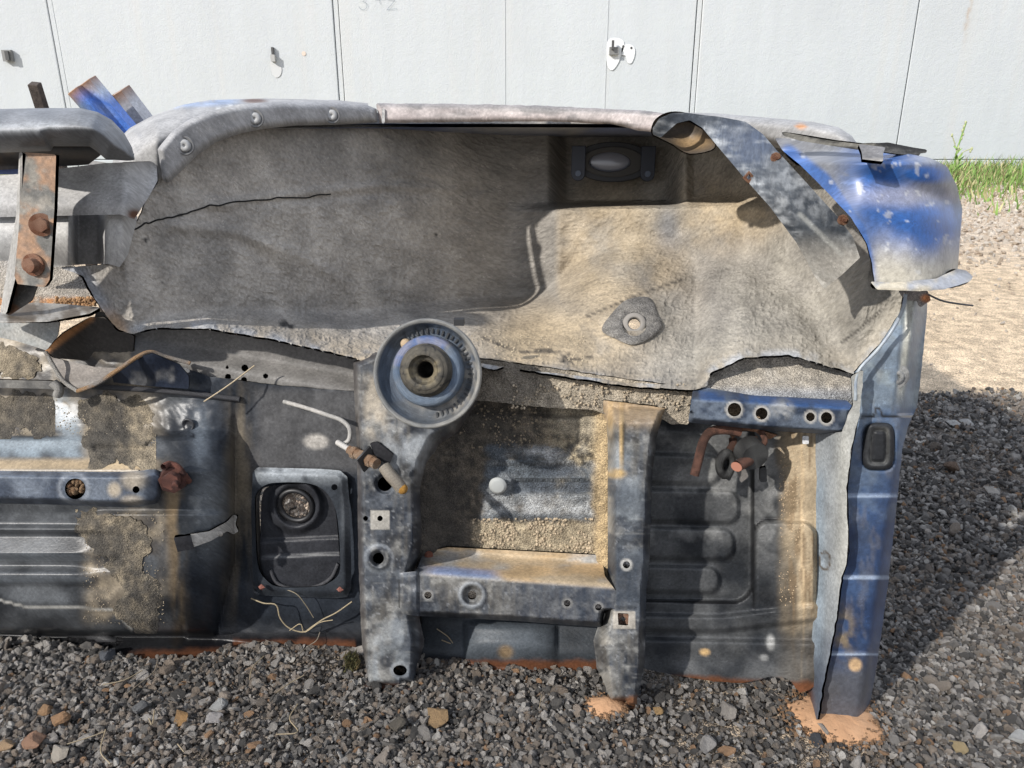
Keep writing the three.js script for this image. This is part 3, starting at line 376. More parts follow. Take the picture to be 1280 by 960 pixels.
// access plate with its cover
const plateHole = smoothLoop([[319, 640], [320, 618], [332, 606], [352, 603], [384, 604], [404, 612], [416, 628], [422, 650], [425, 690], [424, 716], [412, 728], [396, 733], [352, 734], [334, 726], [322, 704]], 4);
const ap = sheet(car, 'access_plate', M.steel, { step: 2.5, holes: [plateHole, [418, 609, 4]], poly: [[314, 640], [316, 590], [322, 584], [400, 586], [425, 588], [434, 596], [438, 640], [439, 735], [434, 746], [420, 748], [340, 745], [326, 744], [316, 730]],
  w: (x, y, d) => -.004 + .009 * ss(0, 9, d), col: (x, y) => { let c = mix([.012, .015, .02], [.04, .046, .054], N(x, y, 30, 4, 2)); return mix(c, [.25, .27, .285], ss(612, 588, y) * ss(.2, .5, N(x, y, 24)) + .4 * ss(424, 432, x) * ss(700, 640, y)); } });  // pale top is a lit shine painted onto the plate
for (const [x, y] of [[327, 734], [425, 737]]) facing(add(ap, 'clip_stud', paintGeo(new THREE.OctahedronGeometry(.006, 0), () => [.4, .16, .12]), M.rust), x, y, .014);
const cover = sheet(car, 'access_cover', M.black, { step: 2.5, smooth: false, holes: [[370, 632, 20]], poly: smoothLoop([[326, 645], [328, 620], [338, 608], [384, 604], [406, 612], [418, 630], [424, 690], [424, 716], [410, 730], [394, 735], [352, 736], [334, 726], [326, 700]], 4),
  w: (x, y, d) => -.016 + .012 * (1 - ss(0, 9, Math.abs(Math.hypot(x - 370, y - 632) - 28))) + .006 * ss(672, 676, y - (x - 370) * -.05) + .005 * ss(693, 696, y - (x - 370) * -.05) , col: (x, y) => mix(mix([.014, .015, .018], [.028, .029, .033], N(x, y, 20)), [.1, .1, .1], .7 * (1 - ss(.5, 1.6, Math.abs(y + (x - 370) * .05 - 695)))) });
add(cover, 'cover_bead', tubeGeo([[338, 712, -.004], [346, 728, -.002], [366, 736, -.002], [395, 733, -.002], [414, 722, -.002], [423, 704, -.004]], .003, [.05, .05, .054]), M.black);
facing(add(cover, 'grommet', new THREE.TorusGeometry(.0265, .0042, 14, 40), flat(.008, .008, .009, .5)), 370, 632, -.008);
// brake hose and pipe
{
  const g = add(car, 'bent_pipe', tubeGeo([[355, 502, .0], [380, 509, .012], [410, 519, .03], [428, 526, .042], [437, 536, .05], [436, 550, .054], [428, 555, .056], [422, 553, .058]], .0033, noiseCol([.3, .29, .27], [.4, .38, .35], .02), 60), M.steel);
  const end = add(car, 'brake_hose', tubeGeo([[480, 583, .115], [488, 594, .122], [497, 604, .124], [502, 611, .124]], .0085, (x) => [.2, .175, .14], 20, 12), M.steel);
  facing(add(end, 'hose_tip', paintGeo(new THREE.IcosahedronGeometry(.0075, 1), () => [.5, .25, .04]), M.rust), 503, 611, .126);
  const d0 = PV(440, 564, .08), d1 = PV(482, 586, .118), q = new THREE.Quaternion().setFromUnitVectors(new THREE.Vector3(0, 1, 0), d1.clone().sub(d0).normalize());
  const rings = []; for (let i = 0; i < 7; i++) rings.push(new THREE.CylinderGeometry([.006, .009, .007, .0095, .007, .009, .0075][i], [.006, .009, .0075, .0095, .0075, .009, .0075][i], .0085, i % 2 ? 6 : 14).translate(0, i * .0083 - .002, 0));
  const fit = add(end, 'hose_fitting', paintGeo(mergeGeometries(rings), noiseCol([.3, .17, .09], [.45, .33, .23], .008)), M.rust); fit.position.copy(d0); fit.quaternion.copy(q);
  const br2 = add(end, 'hose_bracket', new THREE.CylinderGeometry(.019, .019, .003, 4).rotateY(.6), flat(.025, .025, .026, .6)); br2.position.copy(d0.clone().lerp(d1, .45)); br2.quaternion.copy(q);
  sheet(end, 'bracket_strip', M.black, { step: 2, poly: [[462, 554], [472, 552], [492, 568], [486, 582], [470, 572]], w: () => .092, col: () => [.02, .02, .022] });
  add(car, 'bent_pipe_end', tubeGeo([[422, 553, .058], [432, 559, .07], [442, 565, .08]], .0042, [.45, .43, .4]), M.steel);
}

// ---------- frame rails ----------
const mott = (x, y) => { const big = N(x, y, 80, 3, 21), f = N(x, y, 11, 6, 2), s = N(x * .25, y * 2.6, 9, 3, 23), v = N(x * 2.6, y * .22, 11, 3, 24); let c = mix([.02, .024, .032], [.078, .087, .1], ss(.28, .72, N(x, y, 18, 6, 1))); c = mix(c, [.2, .18, .145], ss(.4, .75, big * .55 + v * .45) * .45); c = mix(c, [.3, .295, .275], ss(.46, .72, f * .65 + big * .35) * .55 + ss(.72, .8, s) * .25); c = mix(c, [.014, .016, .02], ss(.58, .68, N(x, y, 8, 4, 12)) * .45); return mix(c, [.34, .35, .36], ss(.7, .78, N(x * .9 + y * .5, y * .9 - x * .5, 6, 4, 13)) * .35); };
const ringMark = (c, x, y, cx, cy, r, k = .45, col = [.26, .28, .3]) => mix(c, col, (1 - ss(1, 3.5, Math.abs(Math.hypot(x - cx, y - cy) - r))) * k);
const rail = sheet(car, 'frame_rail', M.steel, { step: 2, thick: .003, rough: 1.5, holes: [[481, 605, 9], [473, 698, 7], [500, 838, 8.5, 6.5], [457, 648, 3.2], [475, 648, 3.5]],
  poly: [[441, 452], [470, 440], [600, 470], [598, 500], [572, 540], [548, 556], [536, 580], [530, 610], [532, 680], [522, 716], [524, 770], [530, 800], [527, 864], [456, 860], [452, 812], [448, 700], [446, 560]],
  w: (x, y, d) => { let w = -.008 + .086 * ss(0, x > 500 ? 16 : 7, d); w += .012 * (blob(x, y, 510, 545, 50, 40, .8)); w += .006 * (1 - ss(10, 19, Math.hypot(x - 473, y - 698))) - .0125 * (1 - ss(7, 11, Math.hypot(x - 473, y - 698))); w -= .012 * ss(850, 862, y); w -= .006 * (1 - ss(10, 13, Math.hypot(x - 481, y - 605))); return w - .008 * ss(690, 672, x + (y < 600 ? 600 : 0)) * 0; },
  col: (x, y, d) => { let c = mott(x, y); c = mix(c, [.3, .32, .335], band(y, 500, 600, 20) * band(x, 478, 545, 12) * ss(.3, .55, N(x, y, 34, 4, 5)) * .7); c = mix(c, [.34, .3, .24], band(x, 456, 482, 8) * band(y, 470, 545, 14) * ss(.3, .6, N(x, y, 22)) * .9); c = mix(c, [.36, .34, .3], rbox(x, y, 462, 638, 488, 662, 3) > 0 ? .8 : 0); c = ringMark(c, x, y, 473, 698, 17, .35); c = ringMark(c, x, y, 500, 838, 10); c = mix(c, [.06, .05, .045], ss(8, 3, d) * .6); c = mix(c, K.RUST, ss(852, 858, y)); return mix(c, [.28, .3, .31], ss(690, 830, y) * band(x, 462, 512, 10) * ss(.35, .6, N(x, y, 30, 4, 9)) * .6); },
  rim: (x, y) => y > 840 ? [.09, .045, .025] : [.1, .1, .1] });
const cross = sheet(car, 'cross_member', M.steel, { step: 2, thick: .003, holes: [[535, 744, 4.6], [590, 744, 5.5], [709, 754, 4.2], [748, 759, 4.2]],
  poly: [[500, 716], [520, 714], [530, 690], [560, 684], [640, 688], [752, 694], [756, 720], [768, 736], [776, 746], [770, 760], [756, 766], [752, 784], [640, 776], [524, 770], [504, 768], [498, 758], [498, 724]],
  w: (x, y, d) => { const top = 718 + (x - 520) * .07; let w = lerp(-.006, .082, ss(top - 34, top + 2, y)); if (x < 522) w = .08 + .006 * ss(0, 6, d); w -= .07 * (1 - ss(0, 6, d)) * (y > 762 ? 1 : 0) * ss(524, 534, x); w += .004 * (1 - ss(16, 19, Math.hypot(x - 590, y - 744))) - .009 * (1 - ss(8, 13, Math.hypot(x - 590, y - 744))); return w; },
  col: (x, y, d) => { const top = 718 + (x - 520) * .07; let c = mix(mott(x, y), [.03, .04, .06], .55 * ss(600, 680, x)); const t = 1 - ss(top - 4, top + 3, y); c = mix(c, mix(mix([.38, .3, .2], [.3, .3, .29], ss(.35, .6, N(x * .4, y, 26, 4, 2))), [.45, .32, .18], ss(.5, .7, N(x * .3, y * 2, 30, 4, 5))), t * ss(525, 545, x)); c = mix(c, [.14, .22, .42], band(y, top - 12, top - 2, 3) * band(x, 535, 620, 14) * .7); c = ringMark(c, x, y, 590, 744, 15, .5, [.26, .28, .3]); for (const [a, b] of [[535, 744], [709, 754], [748, 759]]) c = ringMark(c, x, y, a, b, 4.6, .5, [.3, .29, .27]); c = mix(c, [.02, .02, .02], .8 * (1 - ss(.6, 2, Math.abs(x - 499) + (y < 724 || y > 760 ? 9 : 0)))); return c; } });
const rail2 = sheet(car, 'frame_rail', M.steel, { step: 2, thick: .003, rough: 1.5, holes: [[783, 706, 4.5], [[772, 766], [786, 767], [785, 782], [773, 781]]],
  poly: [[754, 500], [832, 510], [820, 548], [815, 600], [812, 700], [808, 740], [806, 830], [799, 886], [754, 886], [746, 835], [742, 800], [752, 770], [756, 735], [756, 560]],
  w: (x, y, d) => { const e = x < 785 ? ss(0, 15, d) : ss(0, 7, d); let w = -.01 + .093 * e; w += .005 * Math.exp(-(((x - 777) / 3) ** 2)) * ss(620, 540, y); if (y < 530) w = lerp(w, .012, ss(530, 505, y)); w += .01 * ss(750, 790, y) - .003 * (1 - ss(14, 17, Math.abs(y - 775))) * band(x, 764, 796, 2) - .03 * ss(868, 886, y) * 0; return w; },
  col: (x, y, d) => { let c = mott(x, y); c = mix(c, [.3, .33, .35], band(x, 766, 800, 10) * band(y, 560, 690, 30) * ss(.35, .6, N(x, y, 40, 4, 4)) * .7); c = mix(c, [.05, .06, .075], blob(x, y, 780, 622, 22, 18, .6) * .7 + band(y, 690, 760, 12) * band(x, 765, 810, 8) * .8); c = mix(c, [.42, .29, .13], (1 - ss(1, 4, Math.abs(x - 777))) * ss(605, 560, y) * .85 + (1 - ss(2, 5, Math.abs(x - 763))) * ss(560, 520, y) * .8 + blob(x, y, 770, 592, 12, 6) * .8 + band(x, 752, 757, 3) * band(y, 630, 670, 6) * .9); c = mix(c, [.34, .32, .28], band(x, 750, 766, 5) * ss(.4, .6, N(x, y, 18, 4, 6)) * .6); c = mix(c, K.SAND, ss(545, 515, y) * .75); c = mix(c, [.4, .36, .3], rbox(x, y, 766, 764, 794, 786, 3) > 0 ? .6 : 0); c = ringMark(c, x, y, 783, 706, 5.5, .8, [.42, .41, .38]); return mix(c, mix(K.RUST, [.2, .1, .05], N(x, y, 8)), ss(868, 876, y + (N(x, y, 10) - .5) * 8)); },
  rim: (x, y) => y > 850 ? [.09, .045, .025] : [.12, .12, .12] });
sheet(rail2, 'square_nut', M.rust, { step: 2, poly: [[770, 764], [788, 764], [788, 784], [770, 784]], holes: [[779, 774, 3]], w: () => .075, col: (x, y) => mix([.2, .09, .05], [.34, .24, .18], N(x, y, 6)) });
facing(add(car, 'mud_plug', paintGeo(new THREE.IcosahedronGeometry(.007, 1), () => [.28, .1, .06]), M.rust), 536, 694, .01);

sheet(car, 'rail_hole_dark', M.black, { step: 6, poly: [[447, 470], [545, 470], [530, 700], [524, 856], [458, 856]], w: () => -.03, col: () => [.01, .01, .01] });  // dark sheet added so the rail holes look shaded
sheet(car, 'sill_hole_dark', M.black, { step: 6, poly: [[200, 430], [440, 450], [446, 500], [240, 486]], w: () => -.085, col: () => [.012, .012, .012] });  // near-black sheet added to keep the sill rail holes dark
// ---------- spring seat ----------
{
  const g = new THREE.Group(); g.name = 'spring_seat'; car.add(g); facing(g, 535, 467, .11, .3, .0); const s = mpp(535, 467, .12), R = 68 * s;
  const bl = (x, y, z) => { const r = Math.hypot(x, y), a = Math.atan2(y, x); let c = mix([.035, .042, .05], [.1, .11, .122], N(x * 900, y * 900, 12, 4)); c = mix(c, [.06, .09, .14], ss(.45, .65, N(x * 900, y * 900, 30, 3, 4)) * .4); const sect = Math.sin(a * 24) > .2 && r > R * .72 && r < R * .9 && a > -1.2 && a < 2.2 ? .9 : 0; c = mix(c, [.025, .028, .032], sect * ss(.3, .5, N(x * 900, y * 900, 8, 3, 5))); c = mix(c, [.33, .3, .25], ss(.42, .68, N(x * 900, y * 900, 24, 5, 7)) * .75 * ss(R * .95, R * .5, r - x * .3)); return r > R * .91 ? mix(c, mix([.12, .13, .135], [.3, .28, .24], N(x * 900, y * 900, 14, 3, 9)), .8) : c; };
  add(g, 'cup', paintGeo(lathe([[R * .45, -.010], [R * .72, -.010], [R * .8, -.009], [R * .87, -.004], [R * .905, .003], [R * .925, .0065], [R * .96, .008], [R * .985, .0075], [R, .005], [R * .995, 0], [R * .93, -.012], [R * .8, -.02], [R * .4, -.02]], 96), bl), M.steel);
  const st = add(g, 'stub', paintGeo(lathe([[R * .63, -.02], [R * .66, -.004], [R * .64, .006], [R * .6, .011], [R * .5, .012], [R * .42, .008]], 64), (x, y, z) => { const a = Math.atan2(y, x); let c = mix([.05, .08, .13], [.16, .19, .22], N(x * 900, y * 900, 14, 4, 2)); c = mix(c, [.05, .1, .24], z > .006 && a > .9 && a < 3.0 ? .85 : 0); return mix(c, [.4, .32, .22], ss(.5, .65, N(x * 900, y * 900, 18, 4, 3)) * (z > .014 ? .7 : .3)); }), M.steel); st.position.set(0, 3 * s, 0);
  const hub = add(g, 'rubber_bush', paintGeo(lathe([[R * .5, .0], [R * .49, .011], [R * .46, .013], [R * .44, .014], [R * .435, .023], [R * .42, .0255], [R * .36, .026], [R * .35, .028], [R * .27, .0285], [R * .26, .0265], [R * .24, .021], [R * .2, .0195], [R * .16, .018], [R * .145, .012], [R * .14, -.02], [0.0001, -.02]], 64), (x, y, z) => { const r = Math.hypot(x, y), a = Math.atan2(y, x); let c = mix([.025, .024, .022], [.1, .088, .066], N(x * 900, y * 900, 12, 4, 6)); const cr = [1.3, 3.2, -.5, -1.9].some((q) => Math.abs(Math.atan2(Math.sin(a - q + .2 * Math.sin(r * 700)), Math.cos(a - q))) < .05); if (cr && r > R * .25 && r < R * .5) c = [.012, .012, .012]; if (r < R * .3 && r > R * .15) c = mix(c, [.15, .125, .08], ss(.4, .6, N(x * 900, y * 900, 9, 3, 7))); return r < R * .15 ? [.02, .018, .016] : c; }), M.steel); hub.position.set(0, 5 * s, 0);
  const pl = add(g, 'bolt_head', paintGeo(new THREE.SphereGeometry(.0068, 16, 12).scale(1, 1, .8), () => [.45, .34, .22]), M.steel); pl.position.set(-31 * s, 36 * s, -.006);
  { const l = []; for (let k = 0; k < 30; k++) { const a = -1.35 + k * .125; l.push(new THREE.BoxGeometry(R * (.13 + .05 * rnd()), R * .034, .003).translate(R * .8, 0, -.0085).rotateZ(a)); } add(g, 'flange_ribs', paintGeo(mergeGeometries(l), (x, y) => mix([.02, .022, .025], [.12, .125, .13], N(x * 900, y * 900, 10, 3))), M.steel); }
  const shoulder = add(g, 'seat_neck', paintGeo(lathe([[R * .93, -.02], [R * .9, -.04], [R * .82, -.07]], 64), () => [.1, .1, .1]), M.steel);
}
// ---------- inner arch flange, recessed floors ----------
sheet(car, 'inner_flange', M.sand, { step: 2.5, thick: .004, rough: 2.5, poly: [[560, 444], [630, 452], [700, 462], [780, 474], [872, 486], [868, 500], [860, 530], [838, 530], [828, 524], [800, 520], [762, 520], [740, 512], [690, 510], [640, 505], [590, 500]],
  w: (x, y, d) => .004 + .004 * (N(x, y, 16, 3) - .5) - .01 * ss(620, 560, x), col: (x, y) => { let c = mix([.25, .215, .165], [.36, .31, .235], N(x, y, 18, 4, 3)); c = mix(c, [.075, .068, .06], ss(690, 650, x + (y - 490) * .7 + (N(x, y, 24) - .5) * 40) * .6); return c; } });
const gW = (x, y) => { let w = -.014 + .005 * (N(x, y, 18, 3, 4) - .5); const p = rbox(x, y, 606, 557, 742, 690, 10) + (x < 640 && y > 590 ? -6 : 0); w += .004 * ss(-4, 4, p); w += .004 * ss(-1, 2, rbox(x, y, 640, 602, 746, 652, 3)) - .011 * ss(-1.2, 1.2, rbox(x, y, 640, 601, 740, 617, 4)) - .006 * ss(-2, 2, rbox(x, y, 612, 580, 740, 598, 6)); w += .005 * (1 - ss(8, 11, Math.hypot(x - 622, y - 608))) + .004 * (1 - ss(19, 22, Math.hypot(x - 622, y - 608))); w += .008 * (N(x, y, 7, 3, 8) - .5) * band(x, 590, 740, 6) * band(y, 648, 690, 6); w += .018 * ss(735, 758, x) + .025 * ss(560, 528, x); w -= .012 * ss(522, 512, y) + .012 * Math.exp(-(((y - 519 - (x - 700) * .03) / 3) ** 2)) * ss(640, 690, x); return w; };
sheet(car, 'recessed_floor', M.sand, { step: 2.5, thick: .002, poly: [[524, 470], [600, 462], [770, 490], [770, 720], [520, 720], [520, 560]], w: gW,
  col: (x, y) => { let c = mix([.04, .036, .03], mix([.12, .1, .075], [.36, .3, .2], ss(660, 720, x)), ss(.36, .66, N(x, y, 6, 3, 2)) * ss(.25, .6, N(x, y, 60, 3, 3)) * .9 + .1); c = mix(c, [.31, .27, .2], band(x, 690, 760, 14) * ss(560, 530, y) * .8); const p = rbox(x, y, 606, 557, 742, 652, 10); c = mix(c, mix([.07, .085, .1], [.34, .35, .35], ss(.3, .7, N(x * .6, y * 1.3, 22, 5, 6)) * (.3 + .7 * Math.max(band(y, 560, 584, 3), band(y, 617, 644, 3) * (x > 640 || y > 620 ? 1 : .6)))), ss(-6, 3, p + (N(x, y, 20, 4, 24) - .5) * 22) * ss(.3, .6, N(x, y, 26, 5, 7) + (y > 575 ? .14 : -.06)) * .85); c = mix(c, [.05, .06, .075], blob(x, y, 700, 588, 30, 9) * .7 + band(y, 602, 616, 2) * band(x, 640, 742, 4) * .6); c = mix(c, mix([.2, .165, .11], [.42, .35, .24], N(x, y, 5, 2)), band(y, 652, 692, 5) * band(x, 592, 742, 6) * .9); c = mix(c, [.05, .045, .04], .7 * ss(600, 560, x) * .6); return mix(c, [.42, .31, .17], ss(735, 752, x) * .8); } });  // rib bands and darker left side are shading put into the colour
facing(add(car, 'floor_plug', lathe([[.0001, .002], [.009, .002], [.0105, 0], [.013, -.001], [.0135, -.003]], 28), flat(.3, .31, .3, .7)), 622, 608, .006);
sheet(car, 'lower_floor', M.black, { step: 3, rough: 3, poly: [[520, 760], [770, 772], [770, 842], [740, 838], [700, 838], [640, 840], [600, 834], [530, 828], [520, 840]], w: (x, y) => { const t = (x - 638) / 58; return -.035 + .035 * ss(770, 826, y) + (Math.abs(t) < 1 ? .022 * Math.sqrt(1 - t * t) : 0) * ss(772, 786, y) * (1 - .6 * ss(800, 826, y)); },
  col: (x, y) => { let c = mix([.01, .012, .015], [.035, .04, .045], N(x, y, 40, 5)); c = mix(c, [.1, .115, .13], blob(x, y, 630, 800, 50, 24, .7) * .5); c = mix(c, [.14, .1, .06], blob(x, y, 632, 815, 9, 8)); return mix(c, mix(K.RUST, [.085, .036, .018], N(x, y, 9)), ss(822, 829, y + (N(x, y, 16) - .5) * 9)); }, rim: [.08, .035, .018] });
const padD = (x, y) => rbox(x, y, 780, 480, 940, 752, 26);
function trunkW(x, y) {
  let w = -.014; const sk = (x - 880) * .02; y -= sk;
  const p = padD(x, y); w -= .017 * ss(-2, 2, p); w += .012 * ss(-22, -40, p) * 0;
  for (const [a, b, R] of [[568, 606, 900], [612, 654, 924], [660, 700, 918], [708, 742, 900]]) w += .0095 * ss(-2, 4, rbox(x, y, 780, a, R, b, 15));
  w += .017 * ss(-2, 3, rbox(x, y, 943, 650, 1020, 1000, 18)) * ss(770, 735, y);
  w += .011 * band(y + (x > 900 ? (x - 900) * .14 : 0), 770, 789, 3) + .012 * ss(796, 804, y);
  w += .035 * ss(962, 1012, x) + .006 * (N(x, y, 50, 2) - .5); if (y < 540) w -= .03 * ss(545, 500, y);
  w += .012 * ss(815, 850, y);
  return w;
}
sheet(car, 'trunk_floor', M.black, { step: 2.5, rough: 3, poly: [[800, 480], [1030, 500], [1030, 850], [1012, 862], [1000, 866], [985, 848], [965, 846], [940, 852], [915, 854], [880, 850], [840, 843], [795, 834]], w: trunkW,
  col: (x, y) => { let c = mix([.018, .02, .023], [.07, .072, .073], ss(.25, .75, N(x, y, 45, 6, 2))); c = mix(c, [.17, .17, .165], ss(.5, .72, N(x, y, 34, 4, 3)) * ss(740, 640, y) * .7 + .3 * blob(x, y, 910, 590, 50, 60, .8)); const gl = (q) => 1 - ss(1, 3.2, Math.abs(q + 1)); c = mix(c, [.006, .006, .007], .85 * Math.max(gl(rbox(x, y, 943, 650, 1020, 1000, 18)) * (y < 760 ? 1 : 0), gl(padD(x, y - (x - 880) * .02)))); c = mix(c, [.26, .26, .24], blob(x, y, 868, 558, 14, 10, .6) * .8 + blob(x, y, 880, 575, 12, 24, .8) * .5);  // black lines along the pressings are crease shadows put into the colour
    const s = ss(966, 992, x + (N(x, y, 40, 3) - .5) * 16) * (1 - .9 * ss(750, 810, y + (N(x, y, 30, 3, 14) - .5) * 50)); c = mix(c, mix([.26, .205, .135], [.38, .305, .205], N(x, y, 14, 4, 6)), s * .95); c = mix(c, [.05, .045, .04], s * band(x, 978, 996, 4) * ss(640, 740, y) * ss(.3, .55, N(x, y * .5, 24, 3, 8))); c = mix(c, [.16, .115, .07], s * ss(.5, .65, N(x * 2.5, y * .35, 18, 4, 18)) * .8); c = mix(c, [.42, .32, .2], s * .7 * (1 - ss(.8, 2.5, Math.abs(x - 1003 + (N(2, y, 20, 3) - .5) * 6)))); c = mix(c, [.4, .27, .13], blob(x, y, 881, 815, 6, 4)); c = mix(c, [.3, .3, .29], blob(x, y, 963, 803, 5, 9) * .8 + blob(x, y, 955, 822, 5, 4) * .6); return mix(c, mix(K.RUST, [.085, .036, .018], N(x, y, 9)), ss(838, 846, y - (x - 800) * .05 + (N(x, y, 16) - .5) * 8)); }, rim: [.08, .036, .02] });

// ---------- rear corner ----------
sheet(car, 'arch_pocket', M.sand, { step: 2.5, poly: [[872, 478], [885, 455], [930, 438], [1000, 436], [1080, 462], [1072, 505], [1060, 515], [880, 500]], w: (x, y) => -.03 + .035 * ss(455, 500, y), col: (x, y) => mix(mix([.25, .235, .21], [.36, .32, .26], N(x, y, 16, 4)), [.22, .24, .27], ss(478, 495, y) * .7) });
const hb = sheet(car, 'hanger_beam', M.steel, { step: 2.5, thick: .003, holes: [[918, 512, 8.5], [952, 517, 7.5], [1013, 521, 5.5], [1033, 522, 7]], poly: [[866, 488], [880, 484], [940, 494], [1058, 500], [1066, 508], [1062, 540], [1052, 544], [960, 538], [900, 532], [860, 528]],
  w: (x, y, d) => .0 + .075 * ss(484, 500, y - (x - 870) * .06) - .03 * (1 - ss(0, 5, d)) * (y > 515 ? 1 : 0), col: (x, y) => { let c = mix([.025, .035, .055], [.1, .12, .15], ss(.35, .65, N(x, y, 20, 5, 3))); c = mix(c, [.03, .075, .19], band(y - (x - 870) * .07, 488, 499, 3) * ss(.3, .55, N(x, y, 24)) * .9); c = mix(c, [.3, .3, .29], blob(x, y, 977, 512, 14, 12) * ss(.3, .6, N(x, y, 8)) * .7); for (const [a, b, r] of [[918, 512, 9], [952, 517, 8], [1013, 521, 6], [1033, 522, 7.5]]) c = ringMark(c, x, y, a, b, r, .8, [.4, .38, .34]); return c; } });
sheet(hb, 'beam_inner', M.sand, { step: 4, poly: [[875, 496], [1058, 506], [1056, 538], [872, 524]], w: (x) => .034 - .03 * ss(935, 925, x), col: (x, y) => mix([.32, .24, .16], [.4, .3, .2], N(x, y, 14)) });
sheet(car, 'corner_flange', M.steel, { step: 2.5, thick: .003, uvf: (p) => [p[0] + p[2], p[1]], rough: 3, poly: [[1000, 545], [1052, 540], [1066, 505], [1064, 470], [1080, 462], [1074, 520], [1064, 560], [1058, 610], [1060, 680], [1058, 705], [1052, 720], [1046, 770], [1038, 812], [1030, 850], [1022, 900], [1012, 898], [1013, 872], [1002, 848], [1000, 720]],
  w: (x, y, d) => 0 + .088 * ss(1000, 1064 - (y > 720 ? (y - 720) * .22 : 0), x) + .003 * (N(x, y, 26, 3) - .5) - .006 * (1 - ss(4, 9, Math.hypot((x - 1031) * 1.6, y - 701))), col: (x, y, d) => { let c = mix([.2, .215, .225], [.31, .33, .34], N(x * 2, y * .5, 40, 5, 2)); c = mix(c, [.34, .33, .29], ss(1035, 1055, x) * .7 * ss(800, 700, y)); c = mix(c, [.22, .28, .34], band(x, 1014, 1030, 7) * ss(560, 620, y) * .7); c = mix(c, [.05, .06, .085], ss(780, 850, y + (N(x, y, 40) - .5) * 60) * .85); c = mix(c, K.SAND, ss(1012, 1002, x) * ss(800, 740, y) * .9); c = mix(c, [.1, .08, .06], 1 - ss(.6, 2, Math.abs(Math.hypot((x - 1031) * 1.6, y - 701) - 11))); return mix(c, K.RUST, ss(14, 3, d) * ss(845, 870, y) * ss(1022, 1010, x)); }, rim: (x, y) => mix([.2, .19, .18], [.5, .5, .5], ss(.55, .65, N(x, y, 12))) });
const rp = sheet(car, 'rear_panel', M.paint, { step: 2.5, thick: .003, rough: 1.2, holes: [],
  poly: [[1068, 466], [1100, 430], [1128, 386], [1132, 366], [1160, 366], [1158, 400], [1150, 480], [1146, 510], [1136, 530], [1128, 560], [1120, 640], [1110, 730], [1098, 820], [1086, 888], [1082, 902], [1020, 902], [1026, 870], [1036, 815], [1047, 770], [1054, 715], [1062, 690], [1060, 610], [1066, 560], [1074, 520]],
  w: (x, y, d) => { let w = .062 - .012 * ss(60, 0, (y - 366)); const re = lerp(1160, 1084, cl01((y - 366) / 530)) + (y < 520 ? 0 : 6); w -= .07 * ss(26, -4, re - x) ** 2; w += .004 * ss(617, 622, y) + .004 * ss(719, 724, y) + .004 * ss(814, 819, y) - .003 * ss(518, 521, y); w -= .012 * ss(440, 400, y) * ss(1150, 1120, x); w -= .005 * (1 - ss(3, 6, Math.abs(x - 1133 + (y - 400) * .1))) * ss(520, 500, y); const p = rbox(x, y, 1078, 530, 1118, 588, 12); w -= .009 * ss(-1, 3, p) - .006 * ss(6, 9, p); return w; },
  col: (x, y, d) => { let c = mix([.014, .03, .075], [.035, .065, .135], ss(.3, .7, N(x, y, 46, 6, 2))); c = mix(c, [.09, .135, .2], ss(660, 500, y) * .55); c = mix(c, [.2, .235, .25], ss(.4, .65, N(x, y, 24, 4, 3)) * ss(760, 470, y) * .4 + .5 * ss(520, 500, y)); c = mix(c, [.22, .19, .14], ss(.52, .7, N(x * 1.6, y * .6, 18, 5, 14)) * .18); c = mix(c, [.42, .4, .32], band(x + (y - 400) * .11, 1131, 1141, 3) * ss(515, 480, y) * .7); c = mix(c, [.07, .07, .072], ss(800, 850, y + (N(x, y, 30) - .5) * 30) * .8 * ss(1105, 1075, x)); c = mix(c, [.24, .18, .1], blob(x, y, 1055, 790, 12, 28, .8) * ss(.3, .6, N(x, y, 12)) * .8); c = mix(c, [.4, .27, .15], blob(x, y, 1069, 831, 8, 8, .3)); for (const q of [617, 719, 815]) c = mix(c, [.3, .36, .44], .5 * (1 - ss(1, 2.6, Math.abs(y - q - 3)))); c = mix(c, [.02, .02, .022], 1 - ss(.6, 1.8, lineD(x, y, [[1072, 522], [1092, 521], [1095, 511], [1100, 511], [1103, 520], [1145, 521]]))); return c; }, rim: (x, y) => y > 880 ? [.05, .04, .035] : [.08, .12, .22] });
sheet(rp, 'rubber_plug', M.black, { step: 2, thick: .004, poly: smoothLoop([[1080, 545], [1086, 531], [1100, 528], [1114, 531], [1118, 545], [1117, 575], [1110, 586], [1096, 588], [1082, 585], [1078, 572]], 4), w: (x, y, d) => .058 + .006 * dome(d, 5) - .006 * ss(7, 10, d) + .004 * ss(10, 13, d), col: (x, y, d) => mix([.02, .021, .023], [.16, .16, .15], band(d, 6, 10, 2) * .7 * N(x, y, 12)) });
{ const b = add(rp, 'bolt', paintGeo(mergeGeometries([lathe([[.004, .001], [.004, .004], [.008, .004], [.0095, .001], [.0095, 0]], 24), lathe([[.0095, .0004], [.016, .0004], [.0165, -.001]], 24)]), noiseCol([.13, .13, .13], [.28, .28, .27], .008)), M.steel); facing(b, 1120, 471, .056); }
const fold = add(car, 'pillar_edge', tubeGeo([[1132, 368, .075], [1129, 385, .075], [1118, 408, .075], [1098, 436, .08], [1072, 466, .086], [1069, 500, .088]], .0022, noiseCol([.06, .1, .2], [.26, .29, .31], .03)), M.paint);

